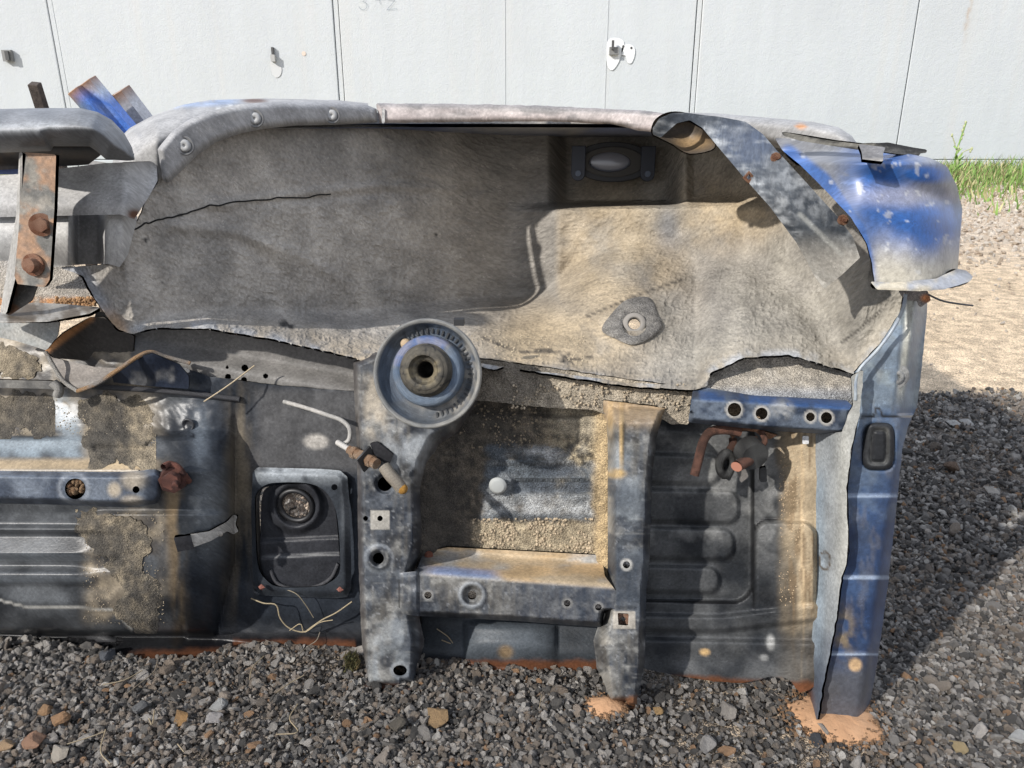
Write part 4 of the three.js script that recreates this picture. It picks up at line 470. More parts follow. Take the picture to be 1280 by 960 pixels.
// bumper corner
const bump = sheet(car, 'bumper_corner', M.paint, { step: 2.5, uvf: (p) => [p[0] - p[2], p[1] - .4 * p[2]], thick: .004, rough: .8, poly: [[968, 172], [1000, 174], [1060, 184], [1110, 188], [1162, 197], [1184, 208], [1196, 232], [1203, 262], [1200, 300], [1197, 340], [1180, 350], [1120, 360], [1094, 358], [1090, 330], [1084, 305], [1064, 272], [1030, 236], [1000, 206], [978, 188]],
  w: (x, y, d) => { const re = 1204; let w = .012 + .115 * ss(960, 1100, x + (y - 200) * .25) - .14 * (1 - dome(re - x, 75)); w += .025 * ss(205, 188, y) * -1.5; w += .004 * (N(x, y, 60, 2, 33) - .5); const groove = Math.exp(-((lineD(x, y, [[1070, 222], [1090, 224], [1120, 231], [1160, 243], [1195, 258]]) / 16) ** 2)) * ss(1050, 1110, x); w -= .011 * groove; w -= .012 * ss(16, 0, segD(x, y, [1000, 195], [1088, 320]) - 4) * 0; return w; },
  col: (x, y, d) => { let c = mix([.085, .1, .135], [.2, .2, .2], N(x, y, 40, 5, 2)); const bl = Math.max(blob(x, y, 1150, 282, 60, 34, .8), blob(x, y, 1102, 238, 40, 64, .8) * .9, blob(x, y, 1155, 218, 32, 10, .7), band(lineD(x, y, [[985, 190], [1030, 225], [1075, 285], [1090, 350]]), -9, 9, 4) * .7); c = mix(c, mix([.006, .058, .22], [.014, .105, .36], N(x, y, 20, 3)), Math.min(1, bl * 1.2) * ss(.24, .36, N(x, y, 34, 6, 5) * .7 + N(x, y, 8, 3, 6) * .15 + bl * .16) * .95); c = mix(c, [.4, .37, .3], ss(285, 350, y + (N(x, y, 50, 3, 6) - .5) * 50) * .85 * ss(1085, 1100, x)); c = mix(c, [.26, .24, .235], blob(x, y, 1125, 245, 60, 14, .7) * .6); c = mix(c, [.45, .45, .44], ss(.7, .73, N(x, y, 12, 5, 8)) * .5); return c; }, back: [.02, .03, .05], rim: [.2, .24, .3] });
sheet(bump, 'bumper_lip', M.paint, { step: 2.5, thick: .004, rough: 1, poly: [[1088, 352], [1120, 353], [1170, 348], [1196, 336], [1208, 338], [1217, 346], [1212, 352], [1180, 362], [1150, 364], [1096, 362]], w: (x, y) => .11 - .13 * (1 - dome(1230 - x, 100)) + .03 * ss(340, 360, y), col: (x, y) => mix([.25, .26, .28], [.4, .36, .28], ss(.35, .6, N(x, y, 22, 4))) });
sheet(bump, 'torn_clip', M.rust, { step: 2, poly: [[1124, 364], [1140, 360], [1160, 364], [1164, 376], [1150, 384], [1146, 376], [1132, 376]], rough: 3, w: () => .06, col: (x, y) => mix([.25, .22, .2], [.5, .2, .08], blob(x, y, 1158, 373, 7, 5)) });
add(bump, 'wire', tubeGeo([[1160, 368, .06], [1178, 376, .05], [1200, 380, .04], [1216, 382, .03]], .0012, [.1, .1, .1]), M.black);
// weatherstrip and its clip
{
  const ws = sheet(car, 'weatherstrip', M.black, { step: 2, thick: .006, poly: [[976, 165], [984, 166], [1040, 176], [1075, 180], [1110, 178], [1140, 184], [1159, 187], [1158, 191], [1150, 192], [1148, 196], [1105, 190], [1070, 187], [1000, 176], [980, 170]], w: (x, y) => .035 + .09 * ss(970, 1100, x) - .05 * ss(1090, 1170, x), col: (x, y) => mix([.03, .03, .03], [.14, .135, .12], ss(.45, .7, N(x * .4, y * 2, 12, 3))), ground: false });
  sheet(ws, 'strip_clip', M.plastic, { step: 2, thick: .004, poly: [[1073, 180], [1107, 184], [1104, 192], [1104, 202], [1078, 199], [1077, 190]], w: (x, y) => .132 + .001 * (y - 182), col: (x, y) => mix([.11, .11, .115], [.27, .25, .22], ss(196, 201, y) * .7 + .3 * N(x, y, 9)) });
}
// splash flap hanging from the arch
const flapW = (x, y) => { const t = cl01(((x - 840) * .72 + (y - 150) * .7) / 290); let w = lerp(-.20, .05, ss(0, .62, t) * .75 + t * .25); const u = (x - 840) * .62 - (y - 150) * .78; w += .03 * Math.sin(cl01((u + 40) / 95) * 3.14); w += .03 * ss(880, 820, x); return w; };
const flap = sheet(car, 'splash_flap', M.black, { step: 2, uvf: (p) => [(p[0] - p[1]) * .7, (p[0] + p[1]) * .7 + p[2] * .5], thick: .004, poly: [[816, 160], [824, 148], [840, 141], [858, 141], [900, 146], [932, 152], [954, 168], [971, 188], [1006, 226], [1048, 272], [1066, 296], [1075, 322], [1052, 344], [1030, 361], [1018, 345], [996, 304], [962, 258], [930, 222], [898, 184], [878, 160], [862, 150], [846, 154], [826, 172], [816, 168]],
  w: flapW, col: (x, y, d) => { let c = mix([.022, .026, .032], [.055, .062, .07], N(x, y, 30, 4, 2)); c = mix(c, [.05, .065, .1], blob(x, y, 930, 180, 40, 26, .6) * .6); c = mix(c, [.26, .27, .275], ss(.4, .75, .5 * N(x, y, 26, 5, 3) + .5 * N(x * .5, y * 1.4, 6, 3, 4)) * (.2 + .7 * ss(20, 2, d)) + .4 * ss(.4, .68, .35 * N(x, y, 40, 4, 6) + .65 * N(x, y, 6, 3, 7)) * band(y, 205, 275, 30)); c = mix(c, [.33, .31, .27], ss(285, 330, y + (N(x, y, 30) - .5) * 20) * .8); return mix(c, [.34, .34, .31], (1 - ss(1, 5, segD(x, y, [1000, 268], [1052, 318]))) * .35); }, rim: [.2, .2, .19] });
sheet(flap, 'flap_curl', M.plastic, { step: 2.5, poly: smoothLoop([[815, 166], [820, 150], [838, 141], [862, 144], [880, 160], [894, 184], [862, 192], [840, 180], [824, 172]], 4), w: (x, y, d) => flapW(x, y) - .03 - .04 * dome(d, 22), col: (x, y) => mix([.07, .055, .04], [.24, .16, .08], blob(x, y, 866, 178, 20, 8, .7)) });
for (const [x, y, s] of [[970, 197, 0], [1054, 275, 0], [936, 222, 1]]) { const o = add(flap, 'screw', paintGeo(s ? new THREE.TorusGeometry(.0058, .0028, 6, 4) : mergeGeometries([new THREE.CylinderGeometry(.0062, .0068, .004, 8).rotateX(Math.PI / 2), new THREE.CylinderGeometry(.003, .003, .006, 8).rotateX(Math.PI / 2).translate(0, 0, .001)]), noiseCol([.18, .07, .035], [.34, .18, .1], .006)), M.rust); facing(o, x, y, flapW(x, y) + .004, .2, .3); }

// exhaust hanger
{
  const g = new THREE.Group(); g.name = 'exhaust_hanger'; car.add(g); const rc = noiseCol([.07, .03, .018], [.19, .085, .055], .012);
  add(g, 'hanger_rod', tubeGeo([[868, 594, .06], [873, 575, .055], [880, 550, .05], [888, 540, .045], [905, 537, .04], [925, 540, .035]], .0066, rc, 50), M.rust);
  sheet(g, 'hanger_plate', M.rust, { step: 2, thick: .004, poly: [[897, 534], [915, 533], [945, 536], [972, 544], [962, 549], [952, 546], [945, 540], [930, 538], [916, 548], [908, 540]], w: () => .03, col: (x, y) => mix(K.RUST, [.34, .18, .1], N(x, y, 8)) });
  add(g, 'hook', tubeGeo([[952, 540, .03], [956, 552, .045], [948, 560, .05], [944, 548, .03]], .004, rc), M.rust);
  facing(add(g, 'rubber_mount', paintGeo(new THREE.CylinderGeometry(.0195, .0205, .022, 20).rotateX(Math.PI / 2), noiseCol([.018, .018, .018], [.05, .05, .048], .01)), M.black), 939, 566, .05, -.1, .35);
  facing(add(g, 'rubber_eye', paintGeo(new THREE.TorusGeometry(.013, .0065, 10, 20).scale(.8, 1.15, 1), noiseCol([.018, .018, .018], [.05, .05, .048], .01)), M.black), 907, 580, .04, .1, .5);
  add(g, 'lower_rod', tubeGeo([[910, 566, .02], [916, 556, .02], [916, 548, .015]], .006, rc), M.rust);
  add(g, 'cut_rod', tubeGeo([[942, 572, .045], [932, 577, .062], [921, 583, .078]], .0078, rc, 12, 12), M.rust);
  facing(add(g, 'cut_end', new THREE.CircleGeometry(.0076, 12), flat(.3, .13, .085, .9)), 920.5, 583.5, .08, -.2, -.5);
  sheet(g, 'rubber_tag', M.black, { step: 2, thick: .006, poly: [[950, 585], [958, 584], [959, 602], [950, 603]], w: () => .03, col: () => [.04, .04, .04] });
  sheet(g, 'rubber_loop', M.black, { step: 2, thick: .01, poly: [[902, 572], [914, 574], [918, 590], [912, 602], [904, 596]], w: () => .03, col: () => [.05, .05, .05] });
  sheet(g, 'strap', M.black, { step: 2, thick: .004, poly: [[920, 588], [932, 586], [936, 596], [926, 604]], w: () => .028, col: () => [.14, .13, .12] });
  sheet(car, 'white_tag', M.steel, { step: 2, poly: [[1003, 545], [1011, 545], [1011, 555], [1003, 555]], w: () => .03, col: () => [.6, .6, .6] });
}

// dried mud crumbs that cling to the ledges and rough patches
{
  const spots = [], put = (n, x0, x1, y0, y1, f, r0, r1, c) => { for (let i = 0; i < n; i++) { const x = rr(x0, x1), y = rr(y0, y1); if (N(x, y, 22, 3, 31) < .46) continue; const w = f(x, y); if (w !== null) spots.push([x, y, w, rr(r0, r1), c]); } };
  put(900, 590, 742, 648, 694, gW, .0006, .0024, [.36, .29, .2]); put(700, 540, 740, 470, 560, gW, .0006, .0018, [.2, .16, .11]); put(900, 104, 205, 640, 780, panW, .0003, .001, [.32, .26, .18]); put(700, 0, 190, 500, 545, panW, .0003, .0012, [.3, .25, .18]); put(500, 560, 745, 420, 458, linerW, .0006, .0018, [.36, .3, .21]); put(500, 974, 1004, 560, 760, trunkW, .0003, .001, [.4, .3, .19]); put(300, 640, 860, 480, 512, () => .006, .0008, .0022, [.34, .28, .2]); put(160, 70, 120, 372, 384, () => -.02, .001, .003, [.34, .2, .1]);
  const im = new THREE.InstancedMesh(new THREE.IcosahedronGeometry(1, 0), flat(1, 1, 1, 1), spots.length), q = new THREE.Object3D(), c0 = new THREE.Color(); im.name = 'mud_crumbs'; im.userData.kind = 'stuff'; im.castShadow = im.receiveShadow = true;
  spots.forEach(([x, y, w, r, c], i) => { q.position.set(...P(x, y, w + r * .2)); q.rotation.set(rr(0, 3), rr(0, 3), rr(0, 3)); q.scale.set(r * 1.3, r, r); q.updateMatrix(); im.setMatrixAt(i, q.matrix); im.setColorAt(i, c0.setRGB(...mul(c, rr(.6, 1.2)))); }); car.add(im);
}

{ // added stones just behind the cover hole, catching sun for the shaded ground beyond
  const im = new THREE.InstancedMesh(new THREE.IcosahedronGeometry(1, 0), flat(1, 1, 1, 1), 150), q = new THREE.Object3D(), c0 = new THREE.Color(); im.name = 'added_hole_stones'; im.userData.kind = 'stuff'; im.castShadow = im.receiveShadow = true;
  for (let i = 0; i < 150; i++) { const a = rr(0, 6.283), r = 21 * Math.sqrt(rnd()); q.position.set(...P(370 + r * Math.cos(a), 632 + r * Math.sin(a), -.024 + rr(-.004, .004))); q.rotation.set(rr(0, 3), rr(0, 3), rr(0, 3)); const z = rr(.0018, .0042); q.scale.set(z * 1.2, z, z * .8); q.updateMatrix(); im.setMatrixAt(i, q.matrix); im.setColorAt(i, c0.setRGB(...mul(rnd() < .5 ? [.4, .33, .26] : [.24, .19, .15], rr(.6, 1.3)))); }
  car.add(im);
}
// ---------- ground ----------
const gy = (x, z) => -.004 * ss(.5, .1, Math.abs(z)) + .018 * (N(x * 100, z * 100, 60, 3, 2) - .5) * ss(.3, 1.2, Math.abs(z + .1)) + .02 * (N(x * 100, z * 100, 150, 2, 3) - .5) * ss(.8, 2, -z);
const gravelEdge = (x) => -1.33 + .1 * (N(x * 100, 7, 60, 3, 4) - .5) * 2 + .0 * x;
{
  const xs = [], zs = []; for (let x = -1.6; x <= 2.6; x += .03) xs.push(x); for (let i = 1; i <= 40; i++) { xs.push(2.6 + .03 * i * (1 + i * .12)); xs.unshift(-1.6 - .03 * i * (1 + i * .12)); }
  for (let z = .9; z >= -2; z -= .03) zs.push(z); for (let z = -2.1; z > -11.2; z -= .1) zs.push(z);
  xs.unshift(-60); xs.push(60); zs.unshift(40); zs.push(-60);
  const v = [], c = [], uv = [], id = []; const nx = xs.length;
  zs.forEach((z, j) => xs.forEach((x, i) => {
    v.push(x, gy(x, z) - .004, z); uv.push(x, z);
    const dark = mix([.09, .082, .075], [.2, .17, .14], N(x * 100, z * 100, 12, 4)); let tan = mix([.5, .38, .245], [.68, .53, .36], N(x * 100, z * 100, 40, 4, 2)); tan = mix(tan, [.6, .49, .37], ss(-3, -5, z));
    tan = mix(tan, [.13, .17, .05], ss(-8.2, -10.2, z + (N(x * 100, z * 100, 90, 3, 5) - .5) * 3) * .7);
    const e = gravelEdge(x) + .12 * (N(x * 100, z * 100, 18, 3, 6) - .5); const t = ss(e + .06, e - .06, z); c.push(...mix(dark, tan, Math.max(t, .35 * ss(.6, .75, N(x * 100, z * 100, 30, 3, 8)))));
    if (i + 1 < nx && j + 1 < zs.length) { const a = j * nx + i; id.push(a, a + 1, a + nx, a + 1, a + nx + 1, a + nx); }
  }));
  const g = new THREE.BufferGeometry(); g.setAttribute('position', new THREE.Float32BufferAttribute(v, 3)); g.setAttribute('color', new THREE.Float32BufferAttribute(c, 3)); g.setAttribute('uv', new THREE.Float32BufferAttribute(uv, 2)); g.setIndex(id); g.computeVertexNormals();
  const m = add(scene, 'ground', g, std({ roughness: 1, bumpMap: tiled(grit, .3), bumpScale: .012, map: tiled(speck, .4), color: 0xffffff })); m.material.color.setScalar(2.0); tag(m, 'dark gravel yard turning to bare tan earth towards the wall', 'ground', null, 'structure');
}
// stones
function stoneGeo(k, flatness = .75) { const g = new THREE.IcosahedronGeometry(1, 1), p = g.attributes.position; const planes = []; for (let i = 0; i < 9; i++) { const a = new THREE.Vector3(rr(-1, 1), rr(-1, 1), rr(-1, 1)).normalize(); planes.push([a, rr(.45, .8)]); } const v = new THREE.Vector3(); for (let i = 0; i < p.count; i++) { v.fromBufferAttribute(p, i); for (const [a, d] of planes) { const q = v.dot(a); if (q > d) v.addScaledVector(a, d - q); } p.setXYZ(i, v.x * 1.1, v.y * flatness, v.z * .95); } g.computeVertexNormals(); return g; }
const stones = []; for (let i = 0; i < 6; i++) stones.push(stoneGeo(i));
const stoneMat = flat(1, 1, 1, .95, { bumpMap: tiled(grit, .5), bumpScale: .01 }), dummy = new THREE.Object3D(), colr = new THREE.Color();
function scatter(name, label, category, list) {  // list of [x, y, z, r, colour]
  const grp = new THREE.Group(); grp.name = name; scene.add(grp); tag(grp, label, category, null, 'stuff');
  const per = stones.map(() => []); list.forEach((s, i) => per[i % stones.length].push(s));
  per.forEach((l, k) => { const im = new THREE.InstancedMesh(stones[k], stoneMat, l.length); im.name = 'stones'; im.userData.kind = 'stuff'; im.castShadow = im.receiveShadow = true; l.forEach(([x, y, z, r, c], i) => { dummy.position.set(x, y, z); dummy.rotation.set(rr(-1.3, 1.3), rr(0, 6.3), rr(-1.3, 1.3)); dummy.scale.set(r * rr(.75, 1.35), r * rr(.65, 1.15), r * rr(.8, 1.25)); dummy.updateMatrix(); im.setMatrixAt(i, dummy.matrix); im.setColorAt(i, colr.setRGB(...c)); }); grp.add(im); });
}
const stoneCol = (x = 0, z = 0) => { const br = ss(.45, .65, N(x * 100, z * 100, 34, 3, 21)) * .3 + .25 * ss(-.1, -.6, x) * ss(-.1, .1, z) + .3 * ss(.6, 1, x) * ss(-.4, -.1, z); const q = stoneCol0(); q[0] *= 1.04; q[1] *= 1.01; q[2] *= .97; return rnd() < br ? mix(q, [.4, .31, .23], rr(.2, .75)) : q; };
const stoneCol0 = () => { const t = rnd(); if (t < .045) return mul([.66, .64, .6], rr(.75, 1.15)); if (t < .075) return mul([.42, .26, .15], rr(.7, 1.1)); if (t < .2) return mul([.26, .225, .19], rr(.7, 1.3)); const k = .07 + .5 * Math.pow(rnd(), 1.7); return [k * 1.05, k, k * .94]; };
const footLine = pwl([[-80, 800], [60, 802], [110, 810], [180, 822], [240, 826], [285, 811], [310, 804], [446, 806], [450, 800], [530, 800], [532, 826], [740, 826], [745, 800], [800, 800], [806, 834], [940, 846], [985, 842], [1010, 800]]);
const inSpill = (x, z) => spills.some(([a, b, r, q]) => Math.hypot((x - a) / r, (z - b) / q) < .62 + .9 * (N(x * 1000, z * 1000, 26, 4) - .3) * (.4 + rnd()));
const foot = groundAt(1045, 905), foot2 = groundAt(768, 885), spills = [[foot[0], foot[2] - .01, .06, .048], [foot2[0] - .012, foot2[2], .026, .02]];
{
  const L = [];
  const fill = (n, x0, x1, z0, z1, r0, r1, pile) => { for (let i = 0; i < n; i++) { const x = rr(x0, x1), z = rr(z0, z1); if (z < gravelEdge(x) + .1 * (rnd() - .5) || inSpill(x, z)) continue; if (z > -.3) { const [sx, sy] = project(x, 0, z); if (sx < 1010 && sy < footLine(sx) - 2 + 8 * (N(sx, 3, 14, 2) - .5)) continue; } const r = (r0 + (r1 - r0) * Math.pow(rnd(), 3)) * (rnd() < .02 ? 1.8 : 1); const bare = ss(.56, .7, N(x * 100, z * 100, 26, 3, 8)); if (rnd() < bare * .6) continue; L.push([x, gy(x, z) + r * rr(.1, .5) + pile * rnd(), z, r, stoneCol(x, z)]); } };
  fill(150000, -1.1, 1.2, -.3, .4, .0016, .0078, .004); fill(75000, .2, 2.3, -1.5, -.3, .0025, .0098, .004); fill(20000, .35, 1.4, -.4, .3, .0018, .0078, .004); fill(6000, -1.2, .3, -1.45, -.35, .004, .014, .004); fill(22000, -1.5, 1.9, .4, .95, .003, .011, .004); fill(14000, 1.15, 2.1, -.3, .5, .003, .01, .004); fill(9000, -1.7, -1.1, -1.2, .5, .003, .011, .004);
  scatter('gravel', 'loose dark grey crushed gravel around the car section', 'gravel', L);
}
{
  const L = []; for (let i = 0; i < 16000; i++) { const z = -1.25 - 9.3 * Math.pow(rnd(), .8), x = rr(.2, 1) * (1.2 + -z * .95); const k = ss(-2.6, -4.6, z); if (rnd() > .1 + .8 * k) continue; const r = rr(.006, .02) * (.6 + .7 * k); const c = rnd() < .55 ? mul([.78, .69, .58], rr(.75, 1.1)) : mul([.55, .44, .33], rr(.8, 1.2)); L.push([x, gy(x, z) + r * .15, z, r, c]); }
  scatter('pebbles', 'pale pebbles strewn over the tan earth before the wall', 'pebbles', L);
}
// orange rust sand at the feet
spills.forEach(([cx, cz, rx, rz], k) => {
  const n = 120, m = 14, v = [], c = [], uv = [], id = []; for (let j = 0; j <= m; j++) for (let i = 0; i < n; i++) { const a = i / n * 6.283, e = (.8 + .7 * (N(Math.cos(a) * 40 + 100, Math.sin(a) * 40 + 100, 26, 5, k) - .3)), t = j / m * lerp(.9, e, (j / m) ** 3); const x = cx + Math.cos(a) * rx * t * 1.25, z = cz + Math.sin(a) * rz * t * 1.25; v.push(x, .013 * (1 - (j / m) ** 2) + .002 * N(x * 1000, z * 1000, 9, 2) + (j === m ? -.008 : .001), z); c.push(...mix([.3, .165, .085], [.42, .25, .14], N(x * 1000, z * 1000, 20, 4))); uv.push(x, z); if (j < m) { const q = j * n + i, r = j * n + (i + 1) % n; id.push(q, r, q + n, r, r + n, q + n); } }
  const g = new THREE.BufferGeometry(); g.setAttribute('position', new THREE.Float32BufferAttribute(v, 3)); g.setAttribute('color', new THREE.Float32BufferAttribute(c, 3)); g.setAttribute('uv', new THREE.Float32BufferAttribute(uv, 2)); g.setIndex(id); g.computeVertexNormals();
  tag(add(scene, 'rust_sand', g, std({ roughness: 1, bumpMap: tiled(grit, .2), bumpScale: .001, color: 0xffffff })), k ? 'small orange rust stain of sand at the foot of the middle rail' : 'large patch of orange rusty sand under the blue rear corner', 'sand', null, 'stuff');
});
{ // rust coloured grains that have washed in among the stones
  const L = []; spills.forEach(([cx, cz, rx, rz], k) => { for (let i = 0; i < (k ? 260 : 700); i++) { const a = rr(0, 6.283), t = .62 + .75 * Math.pow(rnd(), 1.4), r = rr(.0008, .0032); L.push([cx + Math.cos(a) * rx * t, rr(.002, .008), cz + Math.sin(a) * rz * t, r, mul([.5, .29, .15], rr(.7, 1.15))]); } });
  scatter('rust_grains', 'orange grains washed between the stones around the sand patches', 'grit', L);
}
// stones one can point at
function roughStone(flatness) { const g = new THREE.IcosahedronGeometry(1, 2), p = g.attributes.position, pl = []; for (let i = 0; i < 12; i++) pl.push([new THREE.Vector3(rr(-1, 1), rr(-1, 1), rr(-1, 1)).normalize(), rr(.38, .7)]); const v = new THREE.Vector3(); for (let i = 0; i < p.count; i++) { v.fromBufferAttribute(p, i); for (const [a, d] of pl) { const q = v.dot(a); if (q > d) v.addScaledVector(a, (d - q) * .95); } v.multiplyScalar(1.25 + .12 * (hash(Math.round(v.x * 50), Math.round(v.y * 50 + v.z * 70)) - .5)); p.setXYZ(i, v.x * 1.15, v.y * flatness, v.z); } g.computeVertexNormals(); return g; }
const bigStone = roughStone(.75), chip = roughStone(.5), pt = (px, py) => groundAt(px, py, .008);
for (const [px, py, r, c, label, geo] of [
  [546, 893, .0175, [.46, .3, .15], 'flat orange brick chip on the gravel below the left frame rail', chip], [226, 894, .0115, [.5, .29, .12], 'small yellow-orange chip on the gravel below the dark floor panel', chip], [270, 882, .0125, [.52, .52, .5], 'rounded pale grey stone beside a small orange chip', bigStone], [264, 897, .012, [.62, .58, .55], 'flat whitish stone just below the pale grey rounded one', chip],
  [42, 927, .016, [.46, .26, .16], 'largest orange-pink brick shard at the lower left corner', chip], [72, 898, .014, [.5, .29, .15], 'orange crumbly brick piece above the pink shard', bigStone], [57, 884, .011, [.48, .29, .15], 'topmost small orange crumb near the left edge', bigStone], [74, 938, .013, [.62, .55, .45], 'cream coloured stone right of the pink brick shard', chip], [8, 931, .013, [.52, .35, .2], 'tan brick corner cut by the left edge of the picture', chip],
  [136, 816, .012, [.16, .17, .19], 'grey lump in the shade under the left floor pan', bigStone], [172, 884, .0125, [.2, .2, .2], 'round dark cobble on the gravel left of the straw', bigStone], [494, 905, .013, [.16, .14, .11], 'brown mud lump below the orange chip row', bigStone], [910, 885, .013, [.45, .41, .36], 'pale wedge stone below the trunk floor', chip], [884, 932, .012, [.4, .38, .36], 'light grey stone near the bottom edge right of the middle rail', bigStone], [821, 885, .0078, [.5, .32, .14], 'small yellow pebble right of the middle rail foot', bigStone],
  [1197, 930, .011, [.5, .38, .2], 'yellowish chip on the gravel right of the orange sand', chip], [1270, 920, .012, [.6, .6, .58], 'white stone at the lower right edge', bigStone], [1023, 924, .009, [.07, .075, .085], 'dark slate pebble lying on the orange sand', bigStone], [1238, 612, .016, [.6, .55, .48], 'biggest white stone on the shaded gravel right of the blue panel', chip], [1190, 528, .017, [.62, .6, .56], 'left white stone of the pair on the far gravel', chip], [1206, 527, .017, [.66, .64, .6], 'right white stone of the pair on the far gravel', chip], [1192, 584, .02, [.18, .12, .08], 'brown clod on the dark gravel near the rubber plug', bigStone]]) {
  const o = add(scene, 'stone', geo, flat(...c, .95, { bumpMap: tiled(grit, .5), bumpScale: .01 })); o.position.set(...pt(px, py)); o.position.y = r * .22 + .003; o.rotation.set(rr(-.25, .25), rr(0, 6), rr(-.25, .25)); o.scale.setScalar(r); o.scale.y *= 1.1; tag(o, label, 'stone');
}
// straw and twigs
const straw = (pts, r, label, c = [.34, .27, .17]) => tag(add(scene, 'straw', tubeGeo(pts, r * .7, mul(c, .75), pts.length * 5, 5), M.plastic), label, 'straw');
straw([[255, 502, .03], [285, 482, .022], [318, 457, .004]], .0016, 'straight straw stuck in a hole of the grey rail', [.5, .4, .26]);
straw([[314, 748, .0], [330, 754, .01], [345, 756, .01], [350, 772, .012], [360, 784, .012], [378, 790, .01], [392, 782, .015], [404, 774, .016], [420, 766, .014], [440, 752, .01]], .0017, 'long kinked straw lying below the access cover', [.36, .29, .18]);
straw([[347, 734, .0], [370, 742, .006], [382, 756, .004], [392, 772, .0]], .0012, 'thin straw hanging over the lower edge of the access plate', [.3, .25, .17]);
straw([[362, 788, .012], [376, 780, .015], [380, 790, .015], [400, 778, .016], [416, 775, .014]], .0012, 'short bent straw tangled with the long kinked one', [.45, .36, .22]);
straw([[546, 786, -.02], [560, 796, -.015], [568, 806, -.012], [575, 809, -.012], [562, 804, -.012], [552, 800, -.012]], .0013, 'forked straw in the shade behind the cross member', [.34, .27, .17]);
straw([[400, 790, .0], [396, 800, .01], [385, 808, .02], [370, 822, .05]], .0011, 'fine stalk hanging from the dark panel to the gravel', [.24, .2, .15]);
straw([[210, 716, .055], [200, 708, .06], [194, 700, .058]], .0014, 'pale sliver sticking out of the rounded floor pan', [.5, .42, .28]);
const gs = (pts, label, r = .0014, c) => straw(pts.map(([x, y]) => { const p = groundAt(x, y, .014); return new THREE.Vector3(...p); }), r, label, c);
gs([[197, 826], [192, 840], [170, 858], [158, 868]], 'curved twig on the gravel under the dark panel', .0013, [.25, .2, .14]); gs([[128, 856], [155, 850], [178, 838]], 'short grass stalk left of the curved twig'); gs([[84, 930], [110, 922], [132, 914]], 'dry grass blade near the pink brick shard'); gs([[132, 912], [126, 940], [138, 955]], 'upright bent stalk near the bottom left');
gs([[345, 866], [362, 854], [380, 844]], 'thin pale stalk below the access plate'); gs([[186, 898], [190, 906], [193, 888]], 'tiny curled stalk above the orange chip'); gs([[330, 820], [316, 834], [312, 850]], 'dry stalk under the left rail', .0012); gs([[372, 880], [362, 898], [372, 915], [345, 918]], 'bundle stalk between the stones left of the brick chip'); gs([[222, 930], [230, 940]], 'tiny straw bit near the bottom edge'); gs([[674, 886], [677, 868]], 'single hair thin stalk below the cross member', .0009);
{ const m = thing('moss_tuft', 'small brown moss tuft at the foot of the left frame rail', 'moss'); const l = []; for (let i = 0; i < 140; i++) { const p = groundAt(440 + rr(-9, 9), 832 + rr(-9, 9), .0); const g = new THREE.ConeGeometry(.0012, rr(.008, .02), 4); g.rotateX(rr(-.7, .7)); g.rotateZ(rr(-.7, .7)); g.translate(p[0], p[1] + rr(.004, .016), p[2]); l.push(g); } add(m, 'moss', paintGeo(mergeGeometries(l), noiseCol([.1, .1, .03], [.2, .14, .05], .01)), M.rust).userData.kind = 'stuff'; }

// ---------- wall ----------
const WZ = -10.9, wallAt = (px, py) => { const d = ray(px, py), t = (WZ - 1) / d[2]; return [d[0] * t, H + d[1] * t]; };
const wall = thing('concrete_wall', 'long pale grey concrete panel wall at the back of the yard', 'wall');
const wallTex = (() => { const w = 1024, h = 512, a = new Uint8Array(w * h * 4); const [sx, sy] = wallAt(1212, 0); for (let j = 0; j < h; j++) for (let i = 0; i < w; i++) { const X = -14 + i / w * 28, Y = j / h * 6; let c = [.445, .468, .477]; c = mul(c, .9 + .16 * N(X * 100, Y * 100, 160, 5, 1)); c = mul(c, .965 + .07 * N(X * 100, Y * 12, 14, 4, 2)); const st = ss(.62, .78, N(X * 100, Y * 6, 22, 3, 3)); c = mix(c, [.47, .465, .44], st * .25); c = mix(c, [.34, .25, .17], .55 * Math.exp(-(((X - sx) / .035) ** 2)) * ss(sy - .75, sy - .2, Y) * ss(.3, .6, N(X * 300, Y * 90, 12, 3))); c = mix(c, [.4, .395, .37], .6 * ss(.3, .0, Y + .2 * N(X * 100, 3, 30, 3))); const o = (j * w + i) * 4; for (let k = 0; k < 3; k++) a[o + k] = 255 * Math.pow(c[k], 1 / 2.2); a[o + 3] = 255; } const t = new THREE.DataTexture(a, w, h); t.colorSpace = THREE.SRGBColorSpace; t.magFilter = THREE.LinearFilter; t.needsUpdate = true; return t; })();
const wallMat = new THREE.MeshStandardMaterial({ map: wallTex, roughness: .92, bumpMap: (() => { const t = grit.clone(); t.repeat.set(28 / 1.1, 6 / 1.1); t.needsUpdate = true; return t; })(), bumpScale: .004 });
function slab(parent, name, x0, x1, y0, y1, z0, z1, mat = wallMat, b = .012) {
  const s = new THREE.Shape(); s.moveTo(x0 + b, y0 + b); s.lineTo(x1 - b, y0 + b); s.lineTo(x1 - b, y1 - b); s.lineTo(x0 + b, y1 - b); const g = new THREE.ExtrudeGeometry(s, { depth: z1 - z0 - 2 * b, bevelSize: b, bevelThickness: b, bevelSegments: 2 }); g.translate(0, 0, z0 + b);
  const p = g.attributes.position, u = g.attributes.uv; for (let i = 0; i < p.count; i++) u.setXY(i, (p.getX(i) + 14) / 28, p.getY(i) / 6); return add(parent, name, g, mat);
}
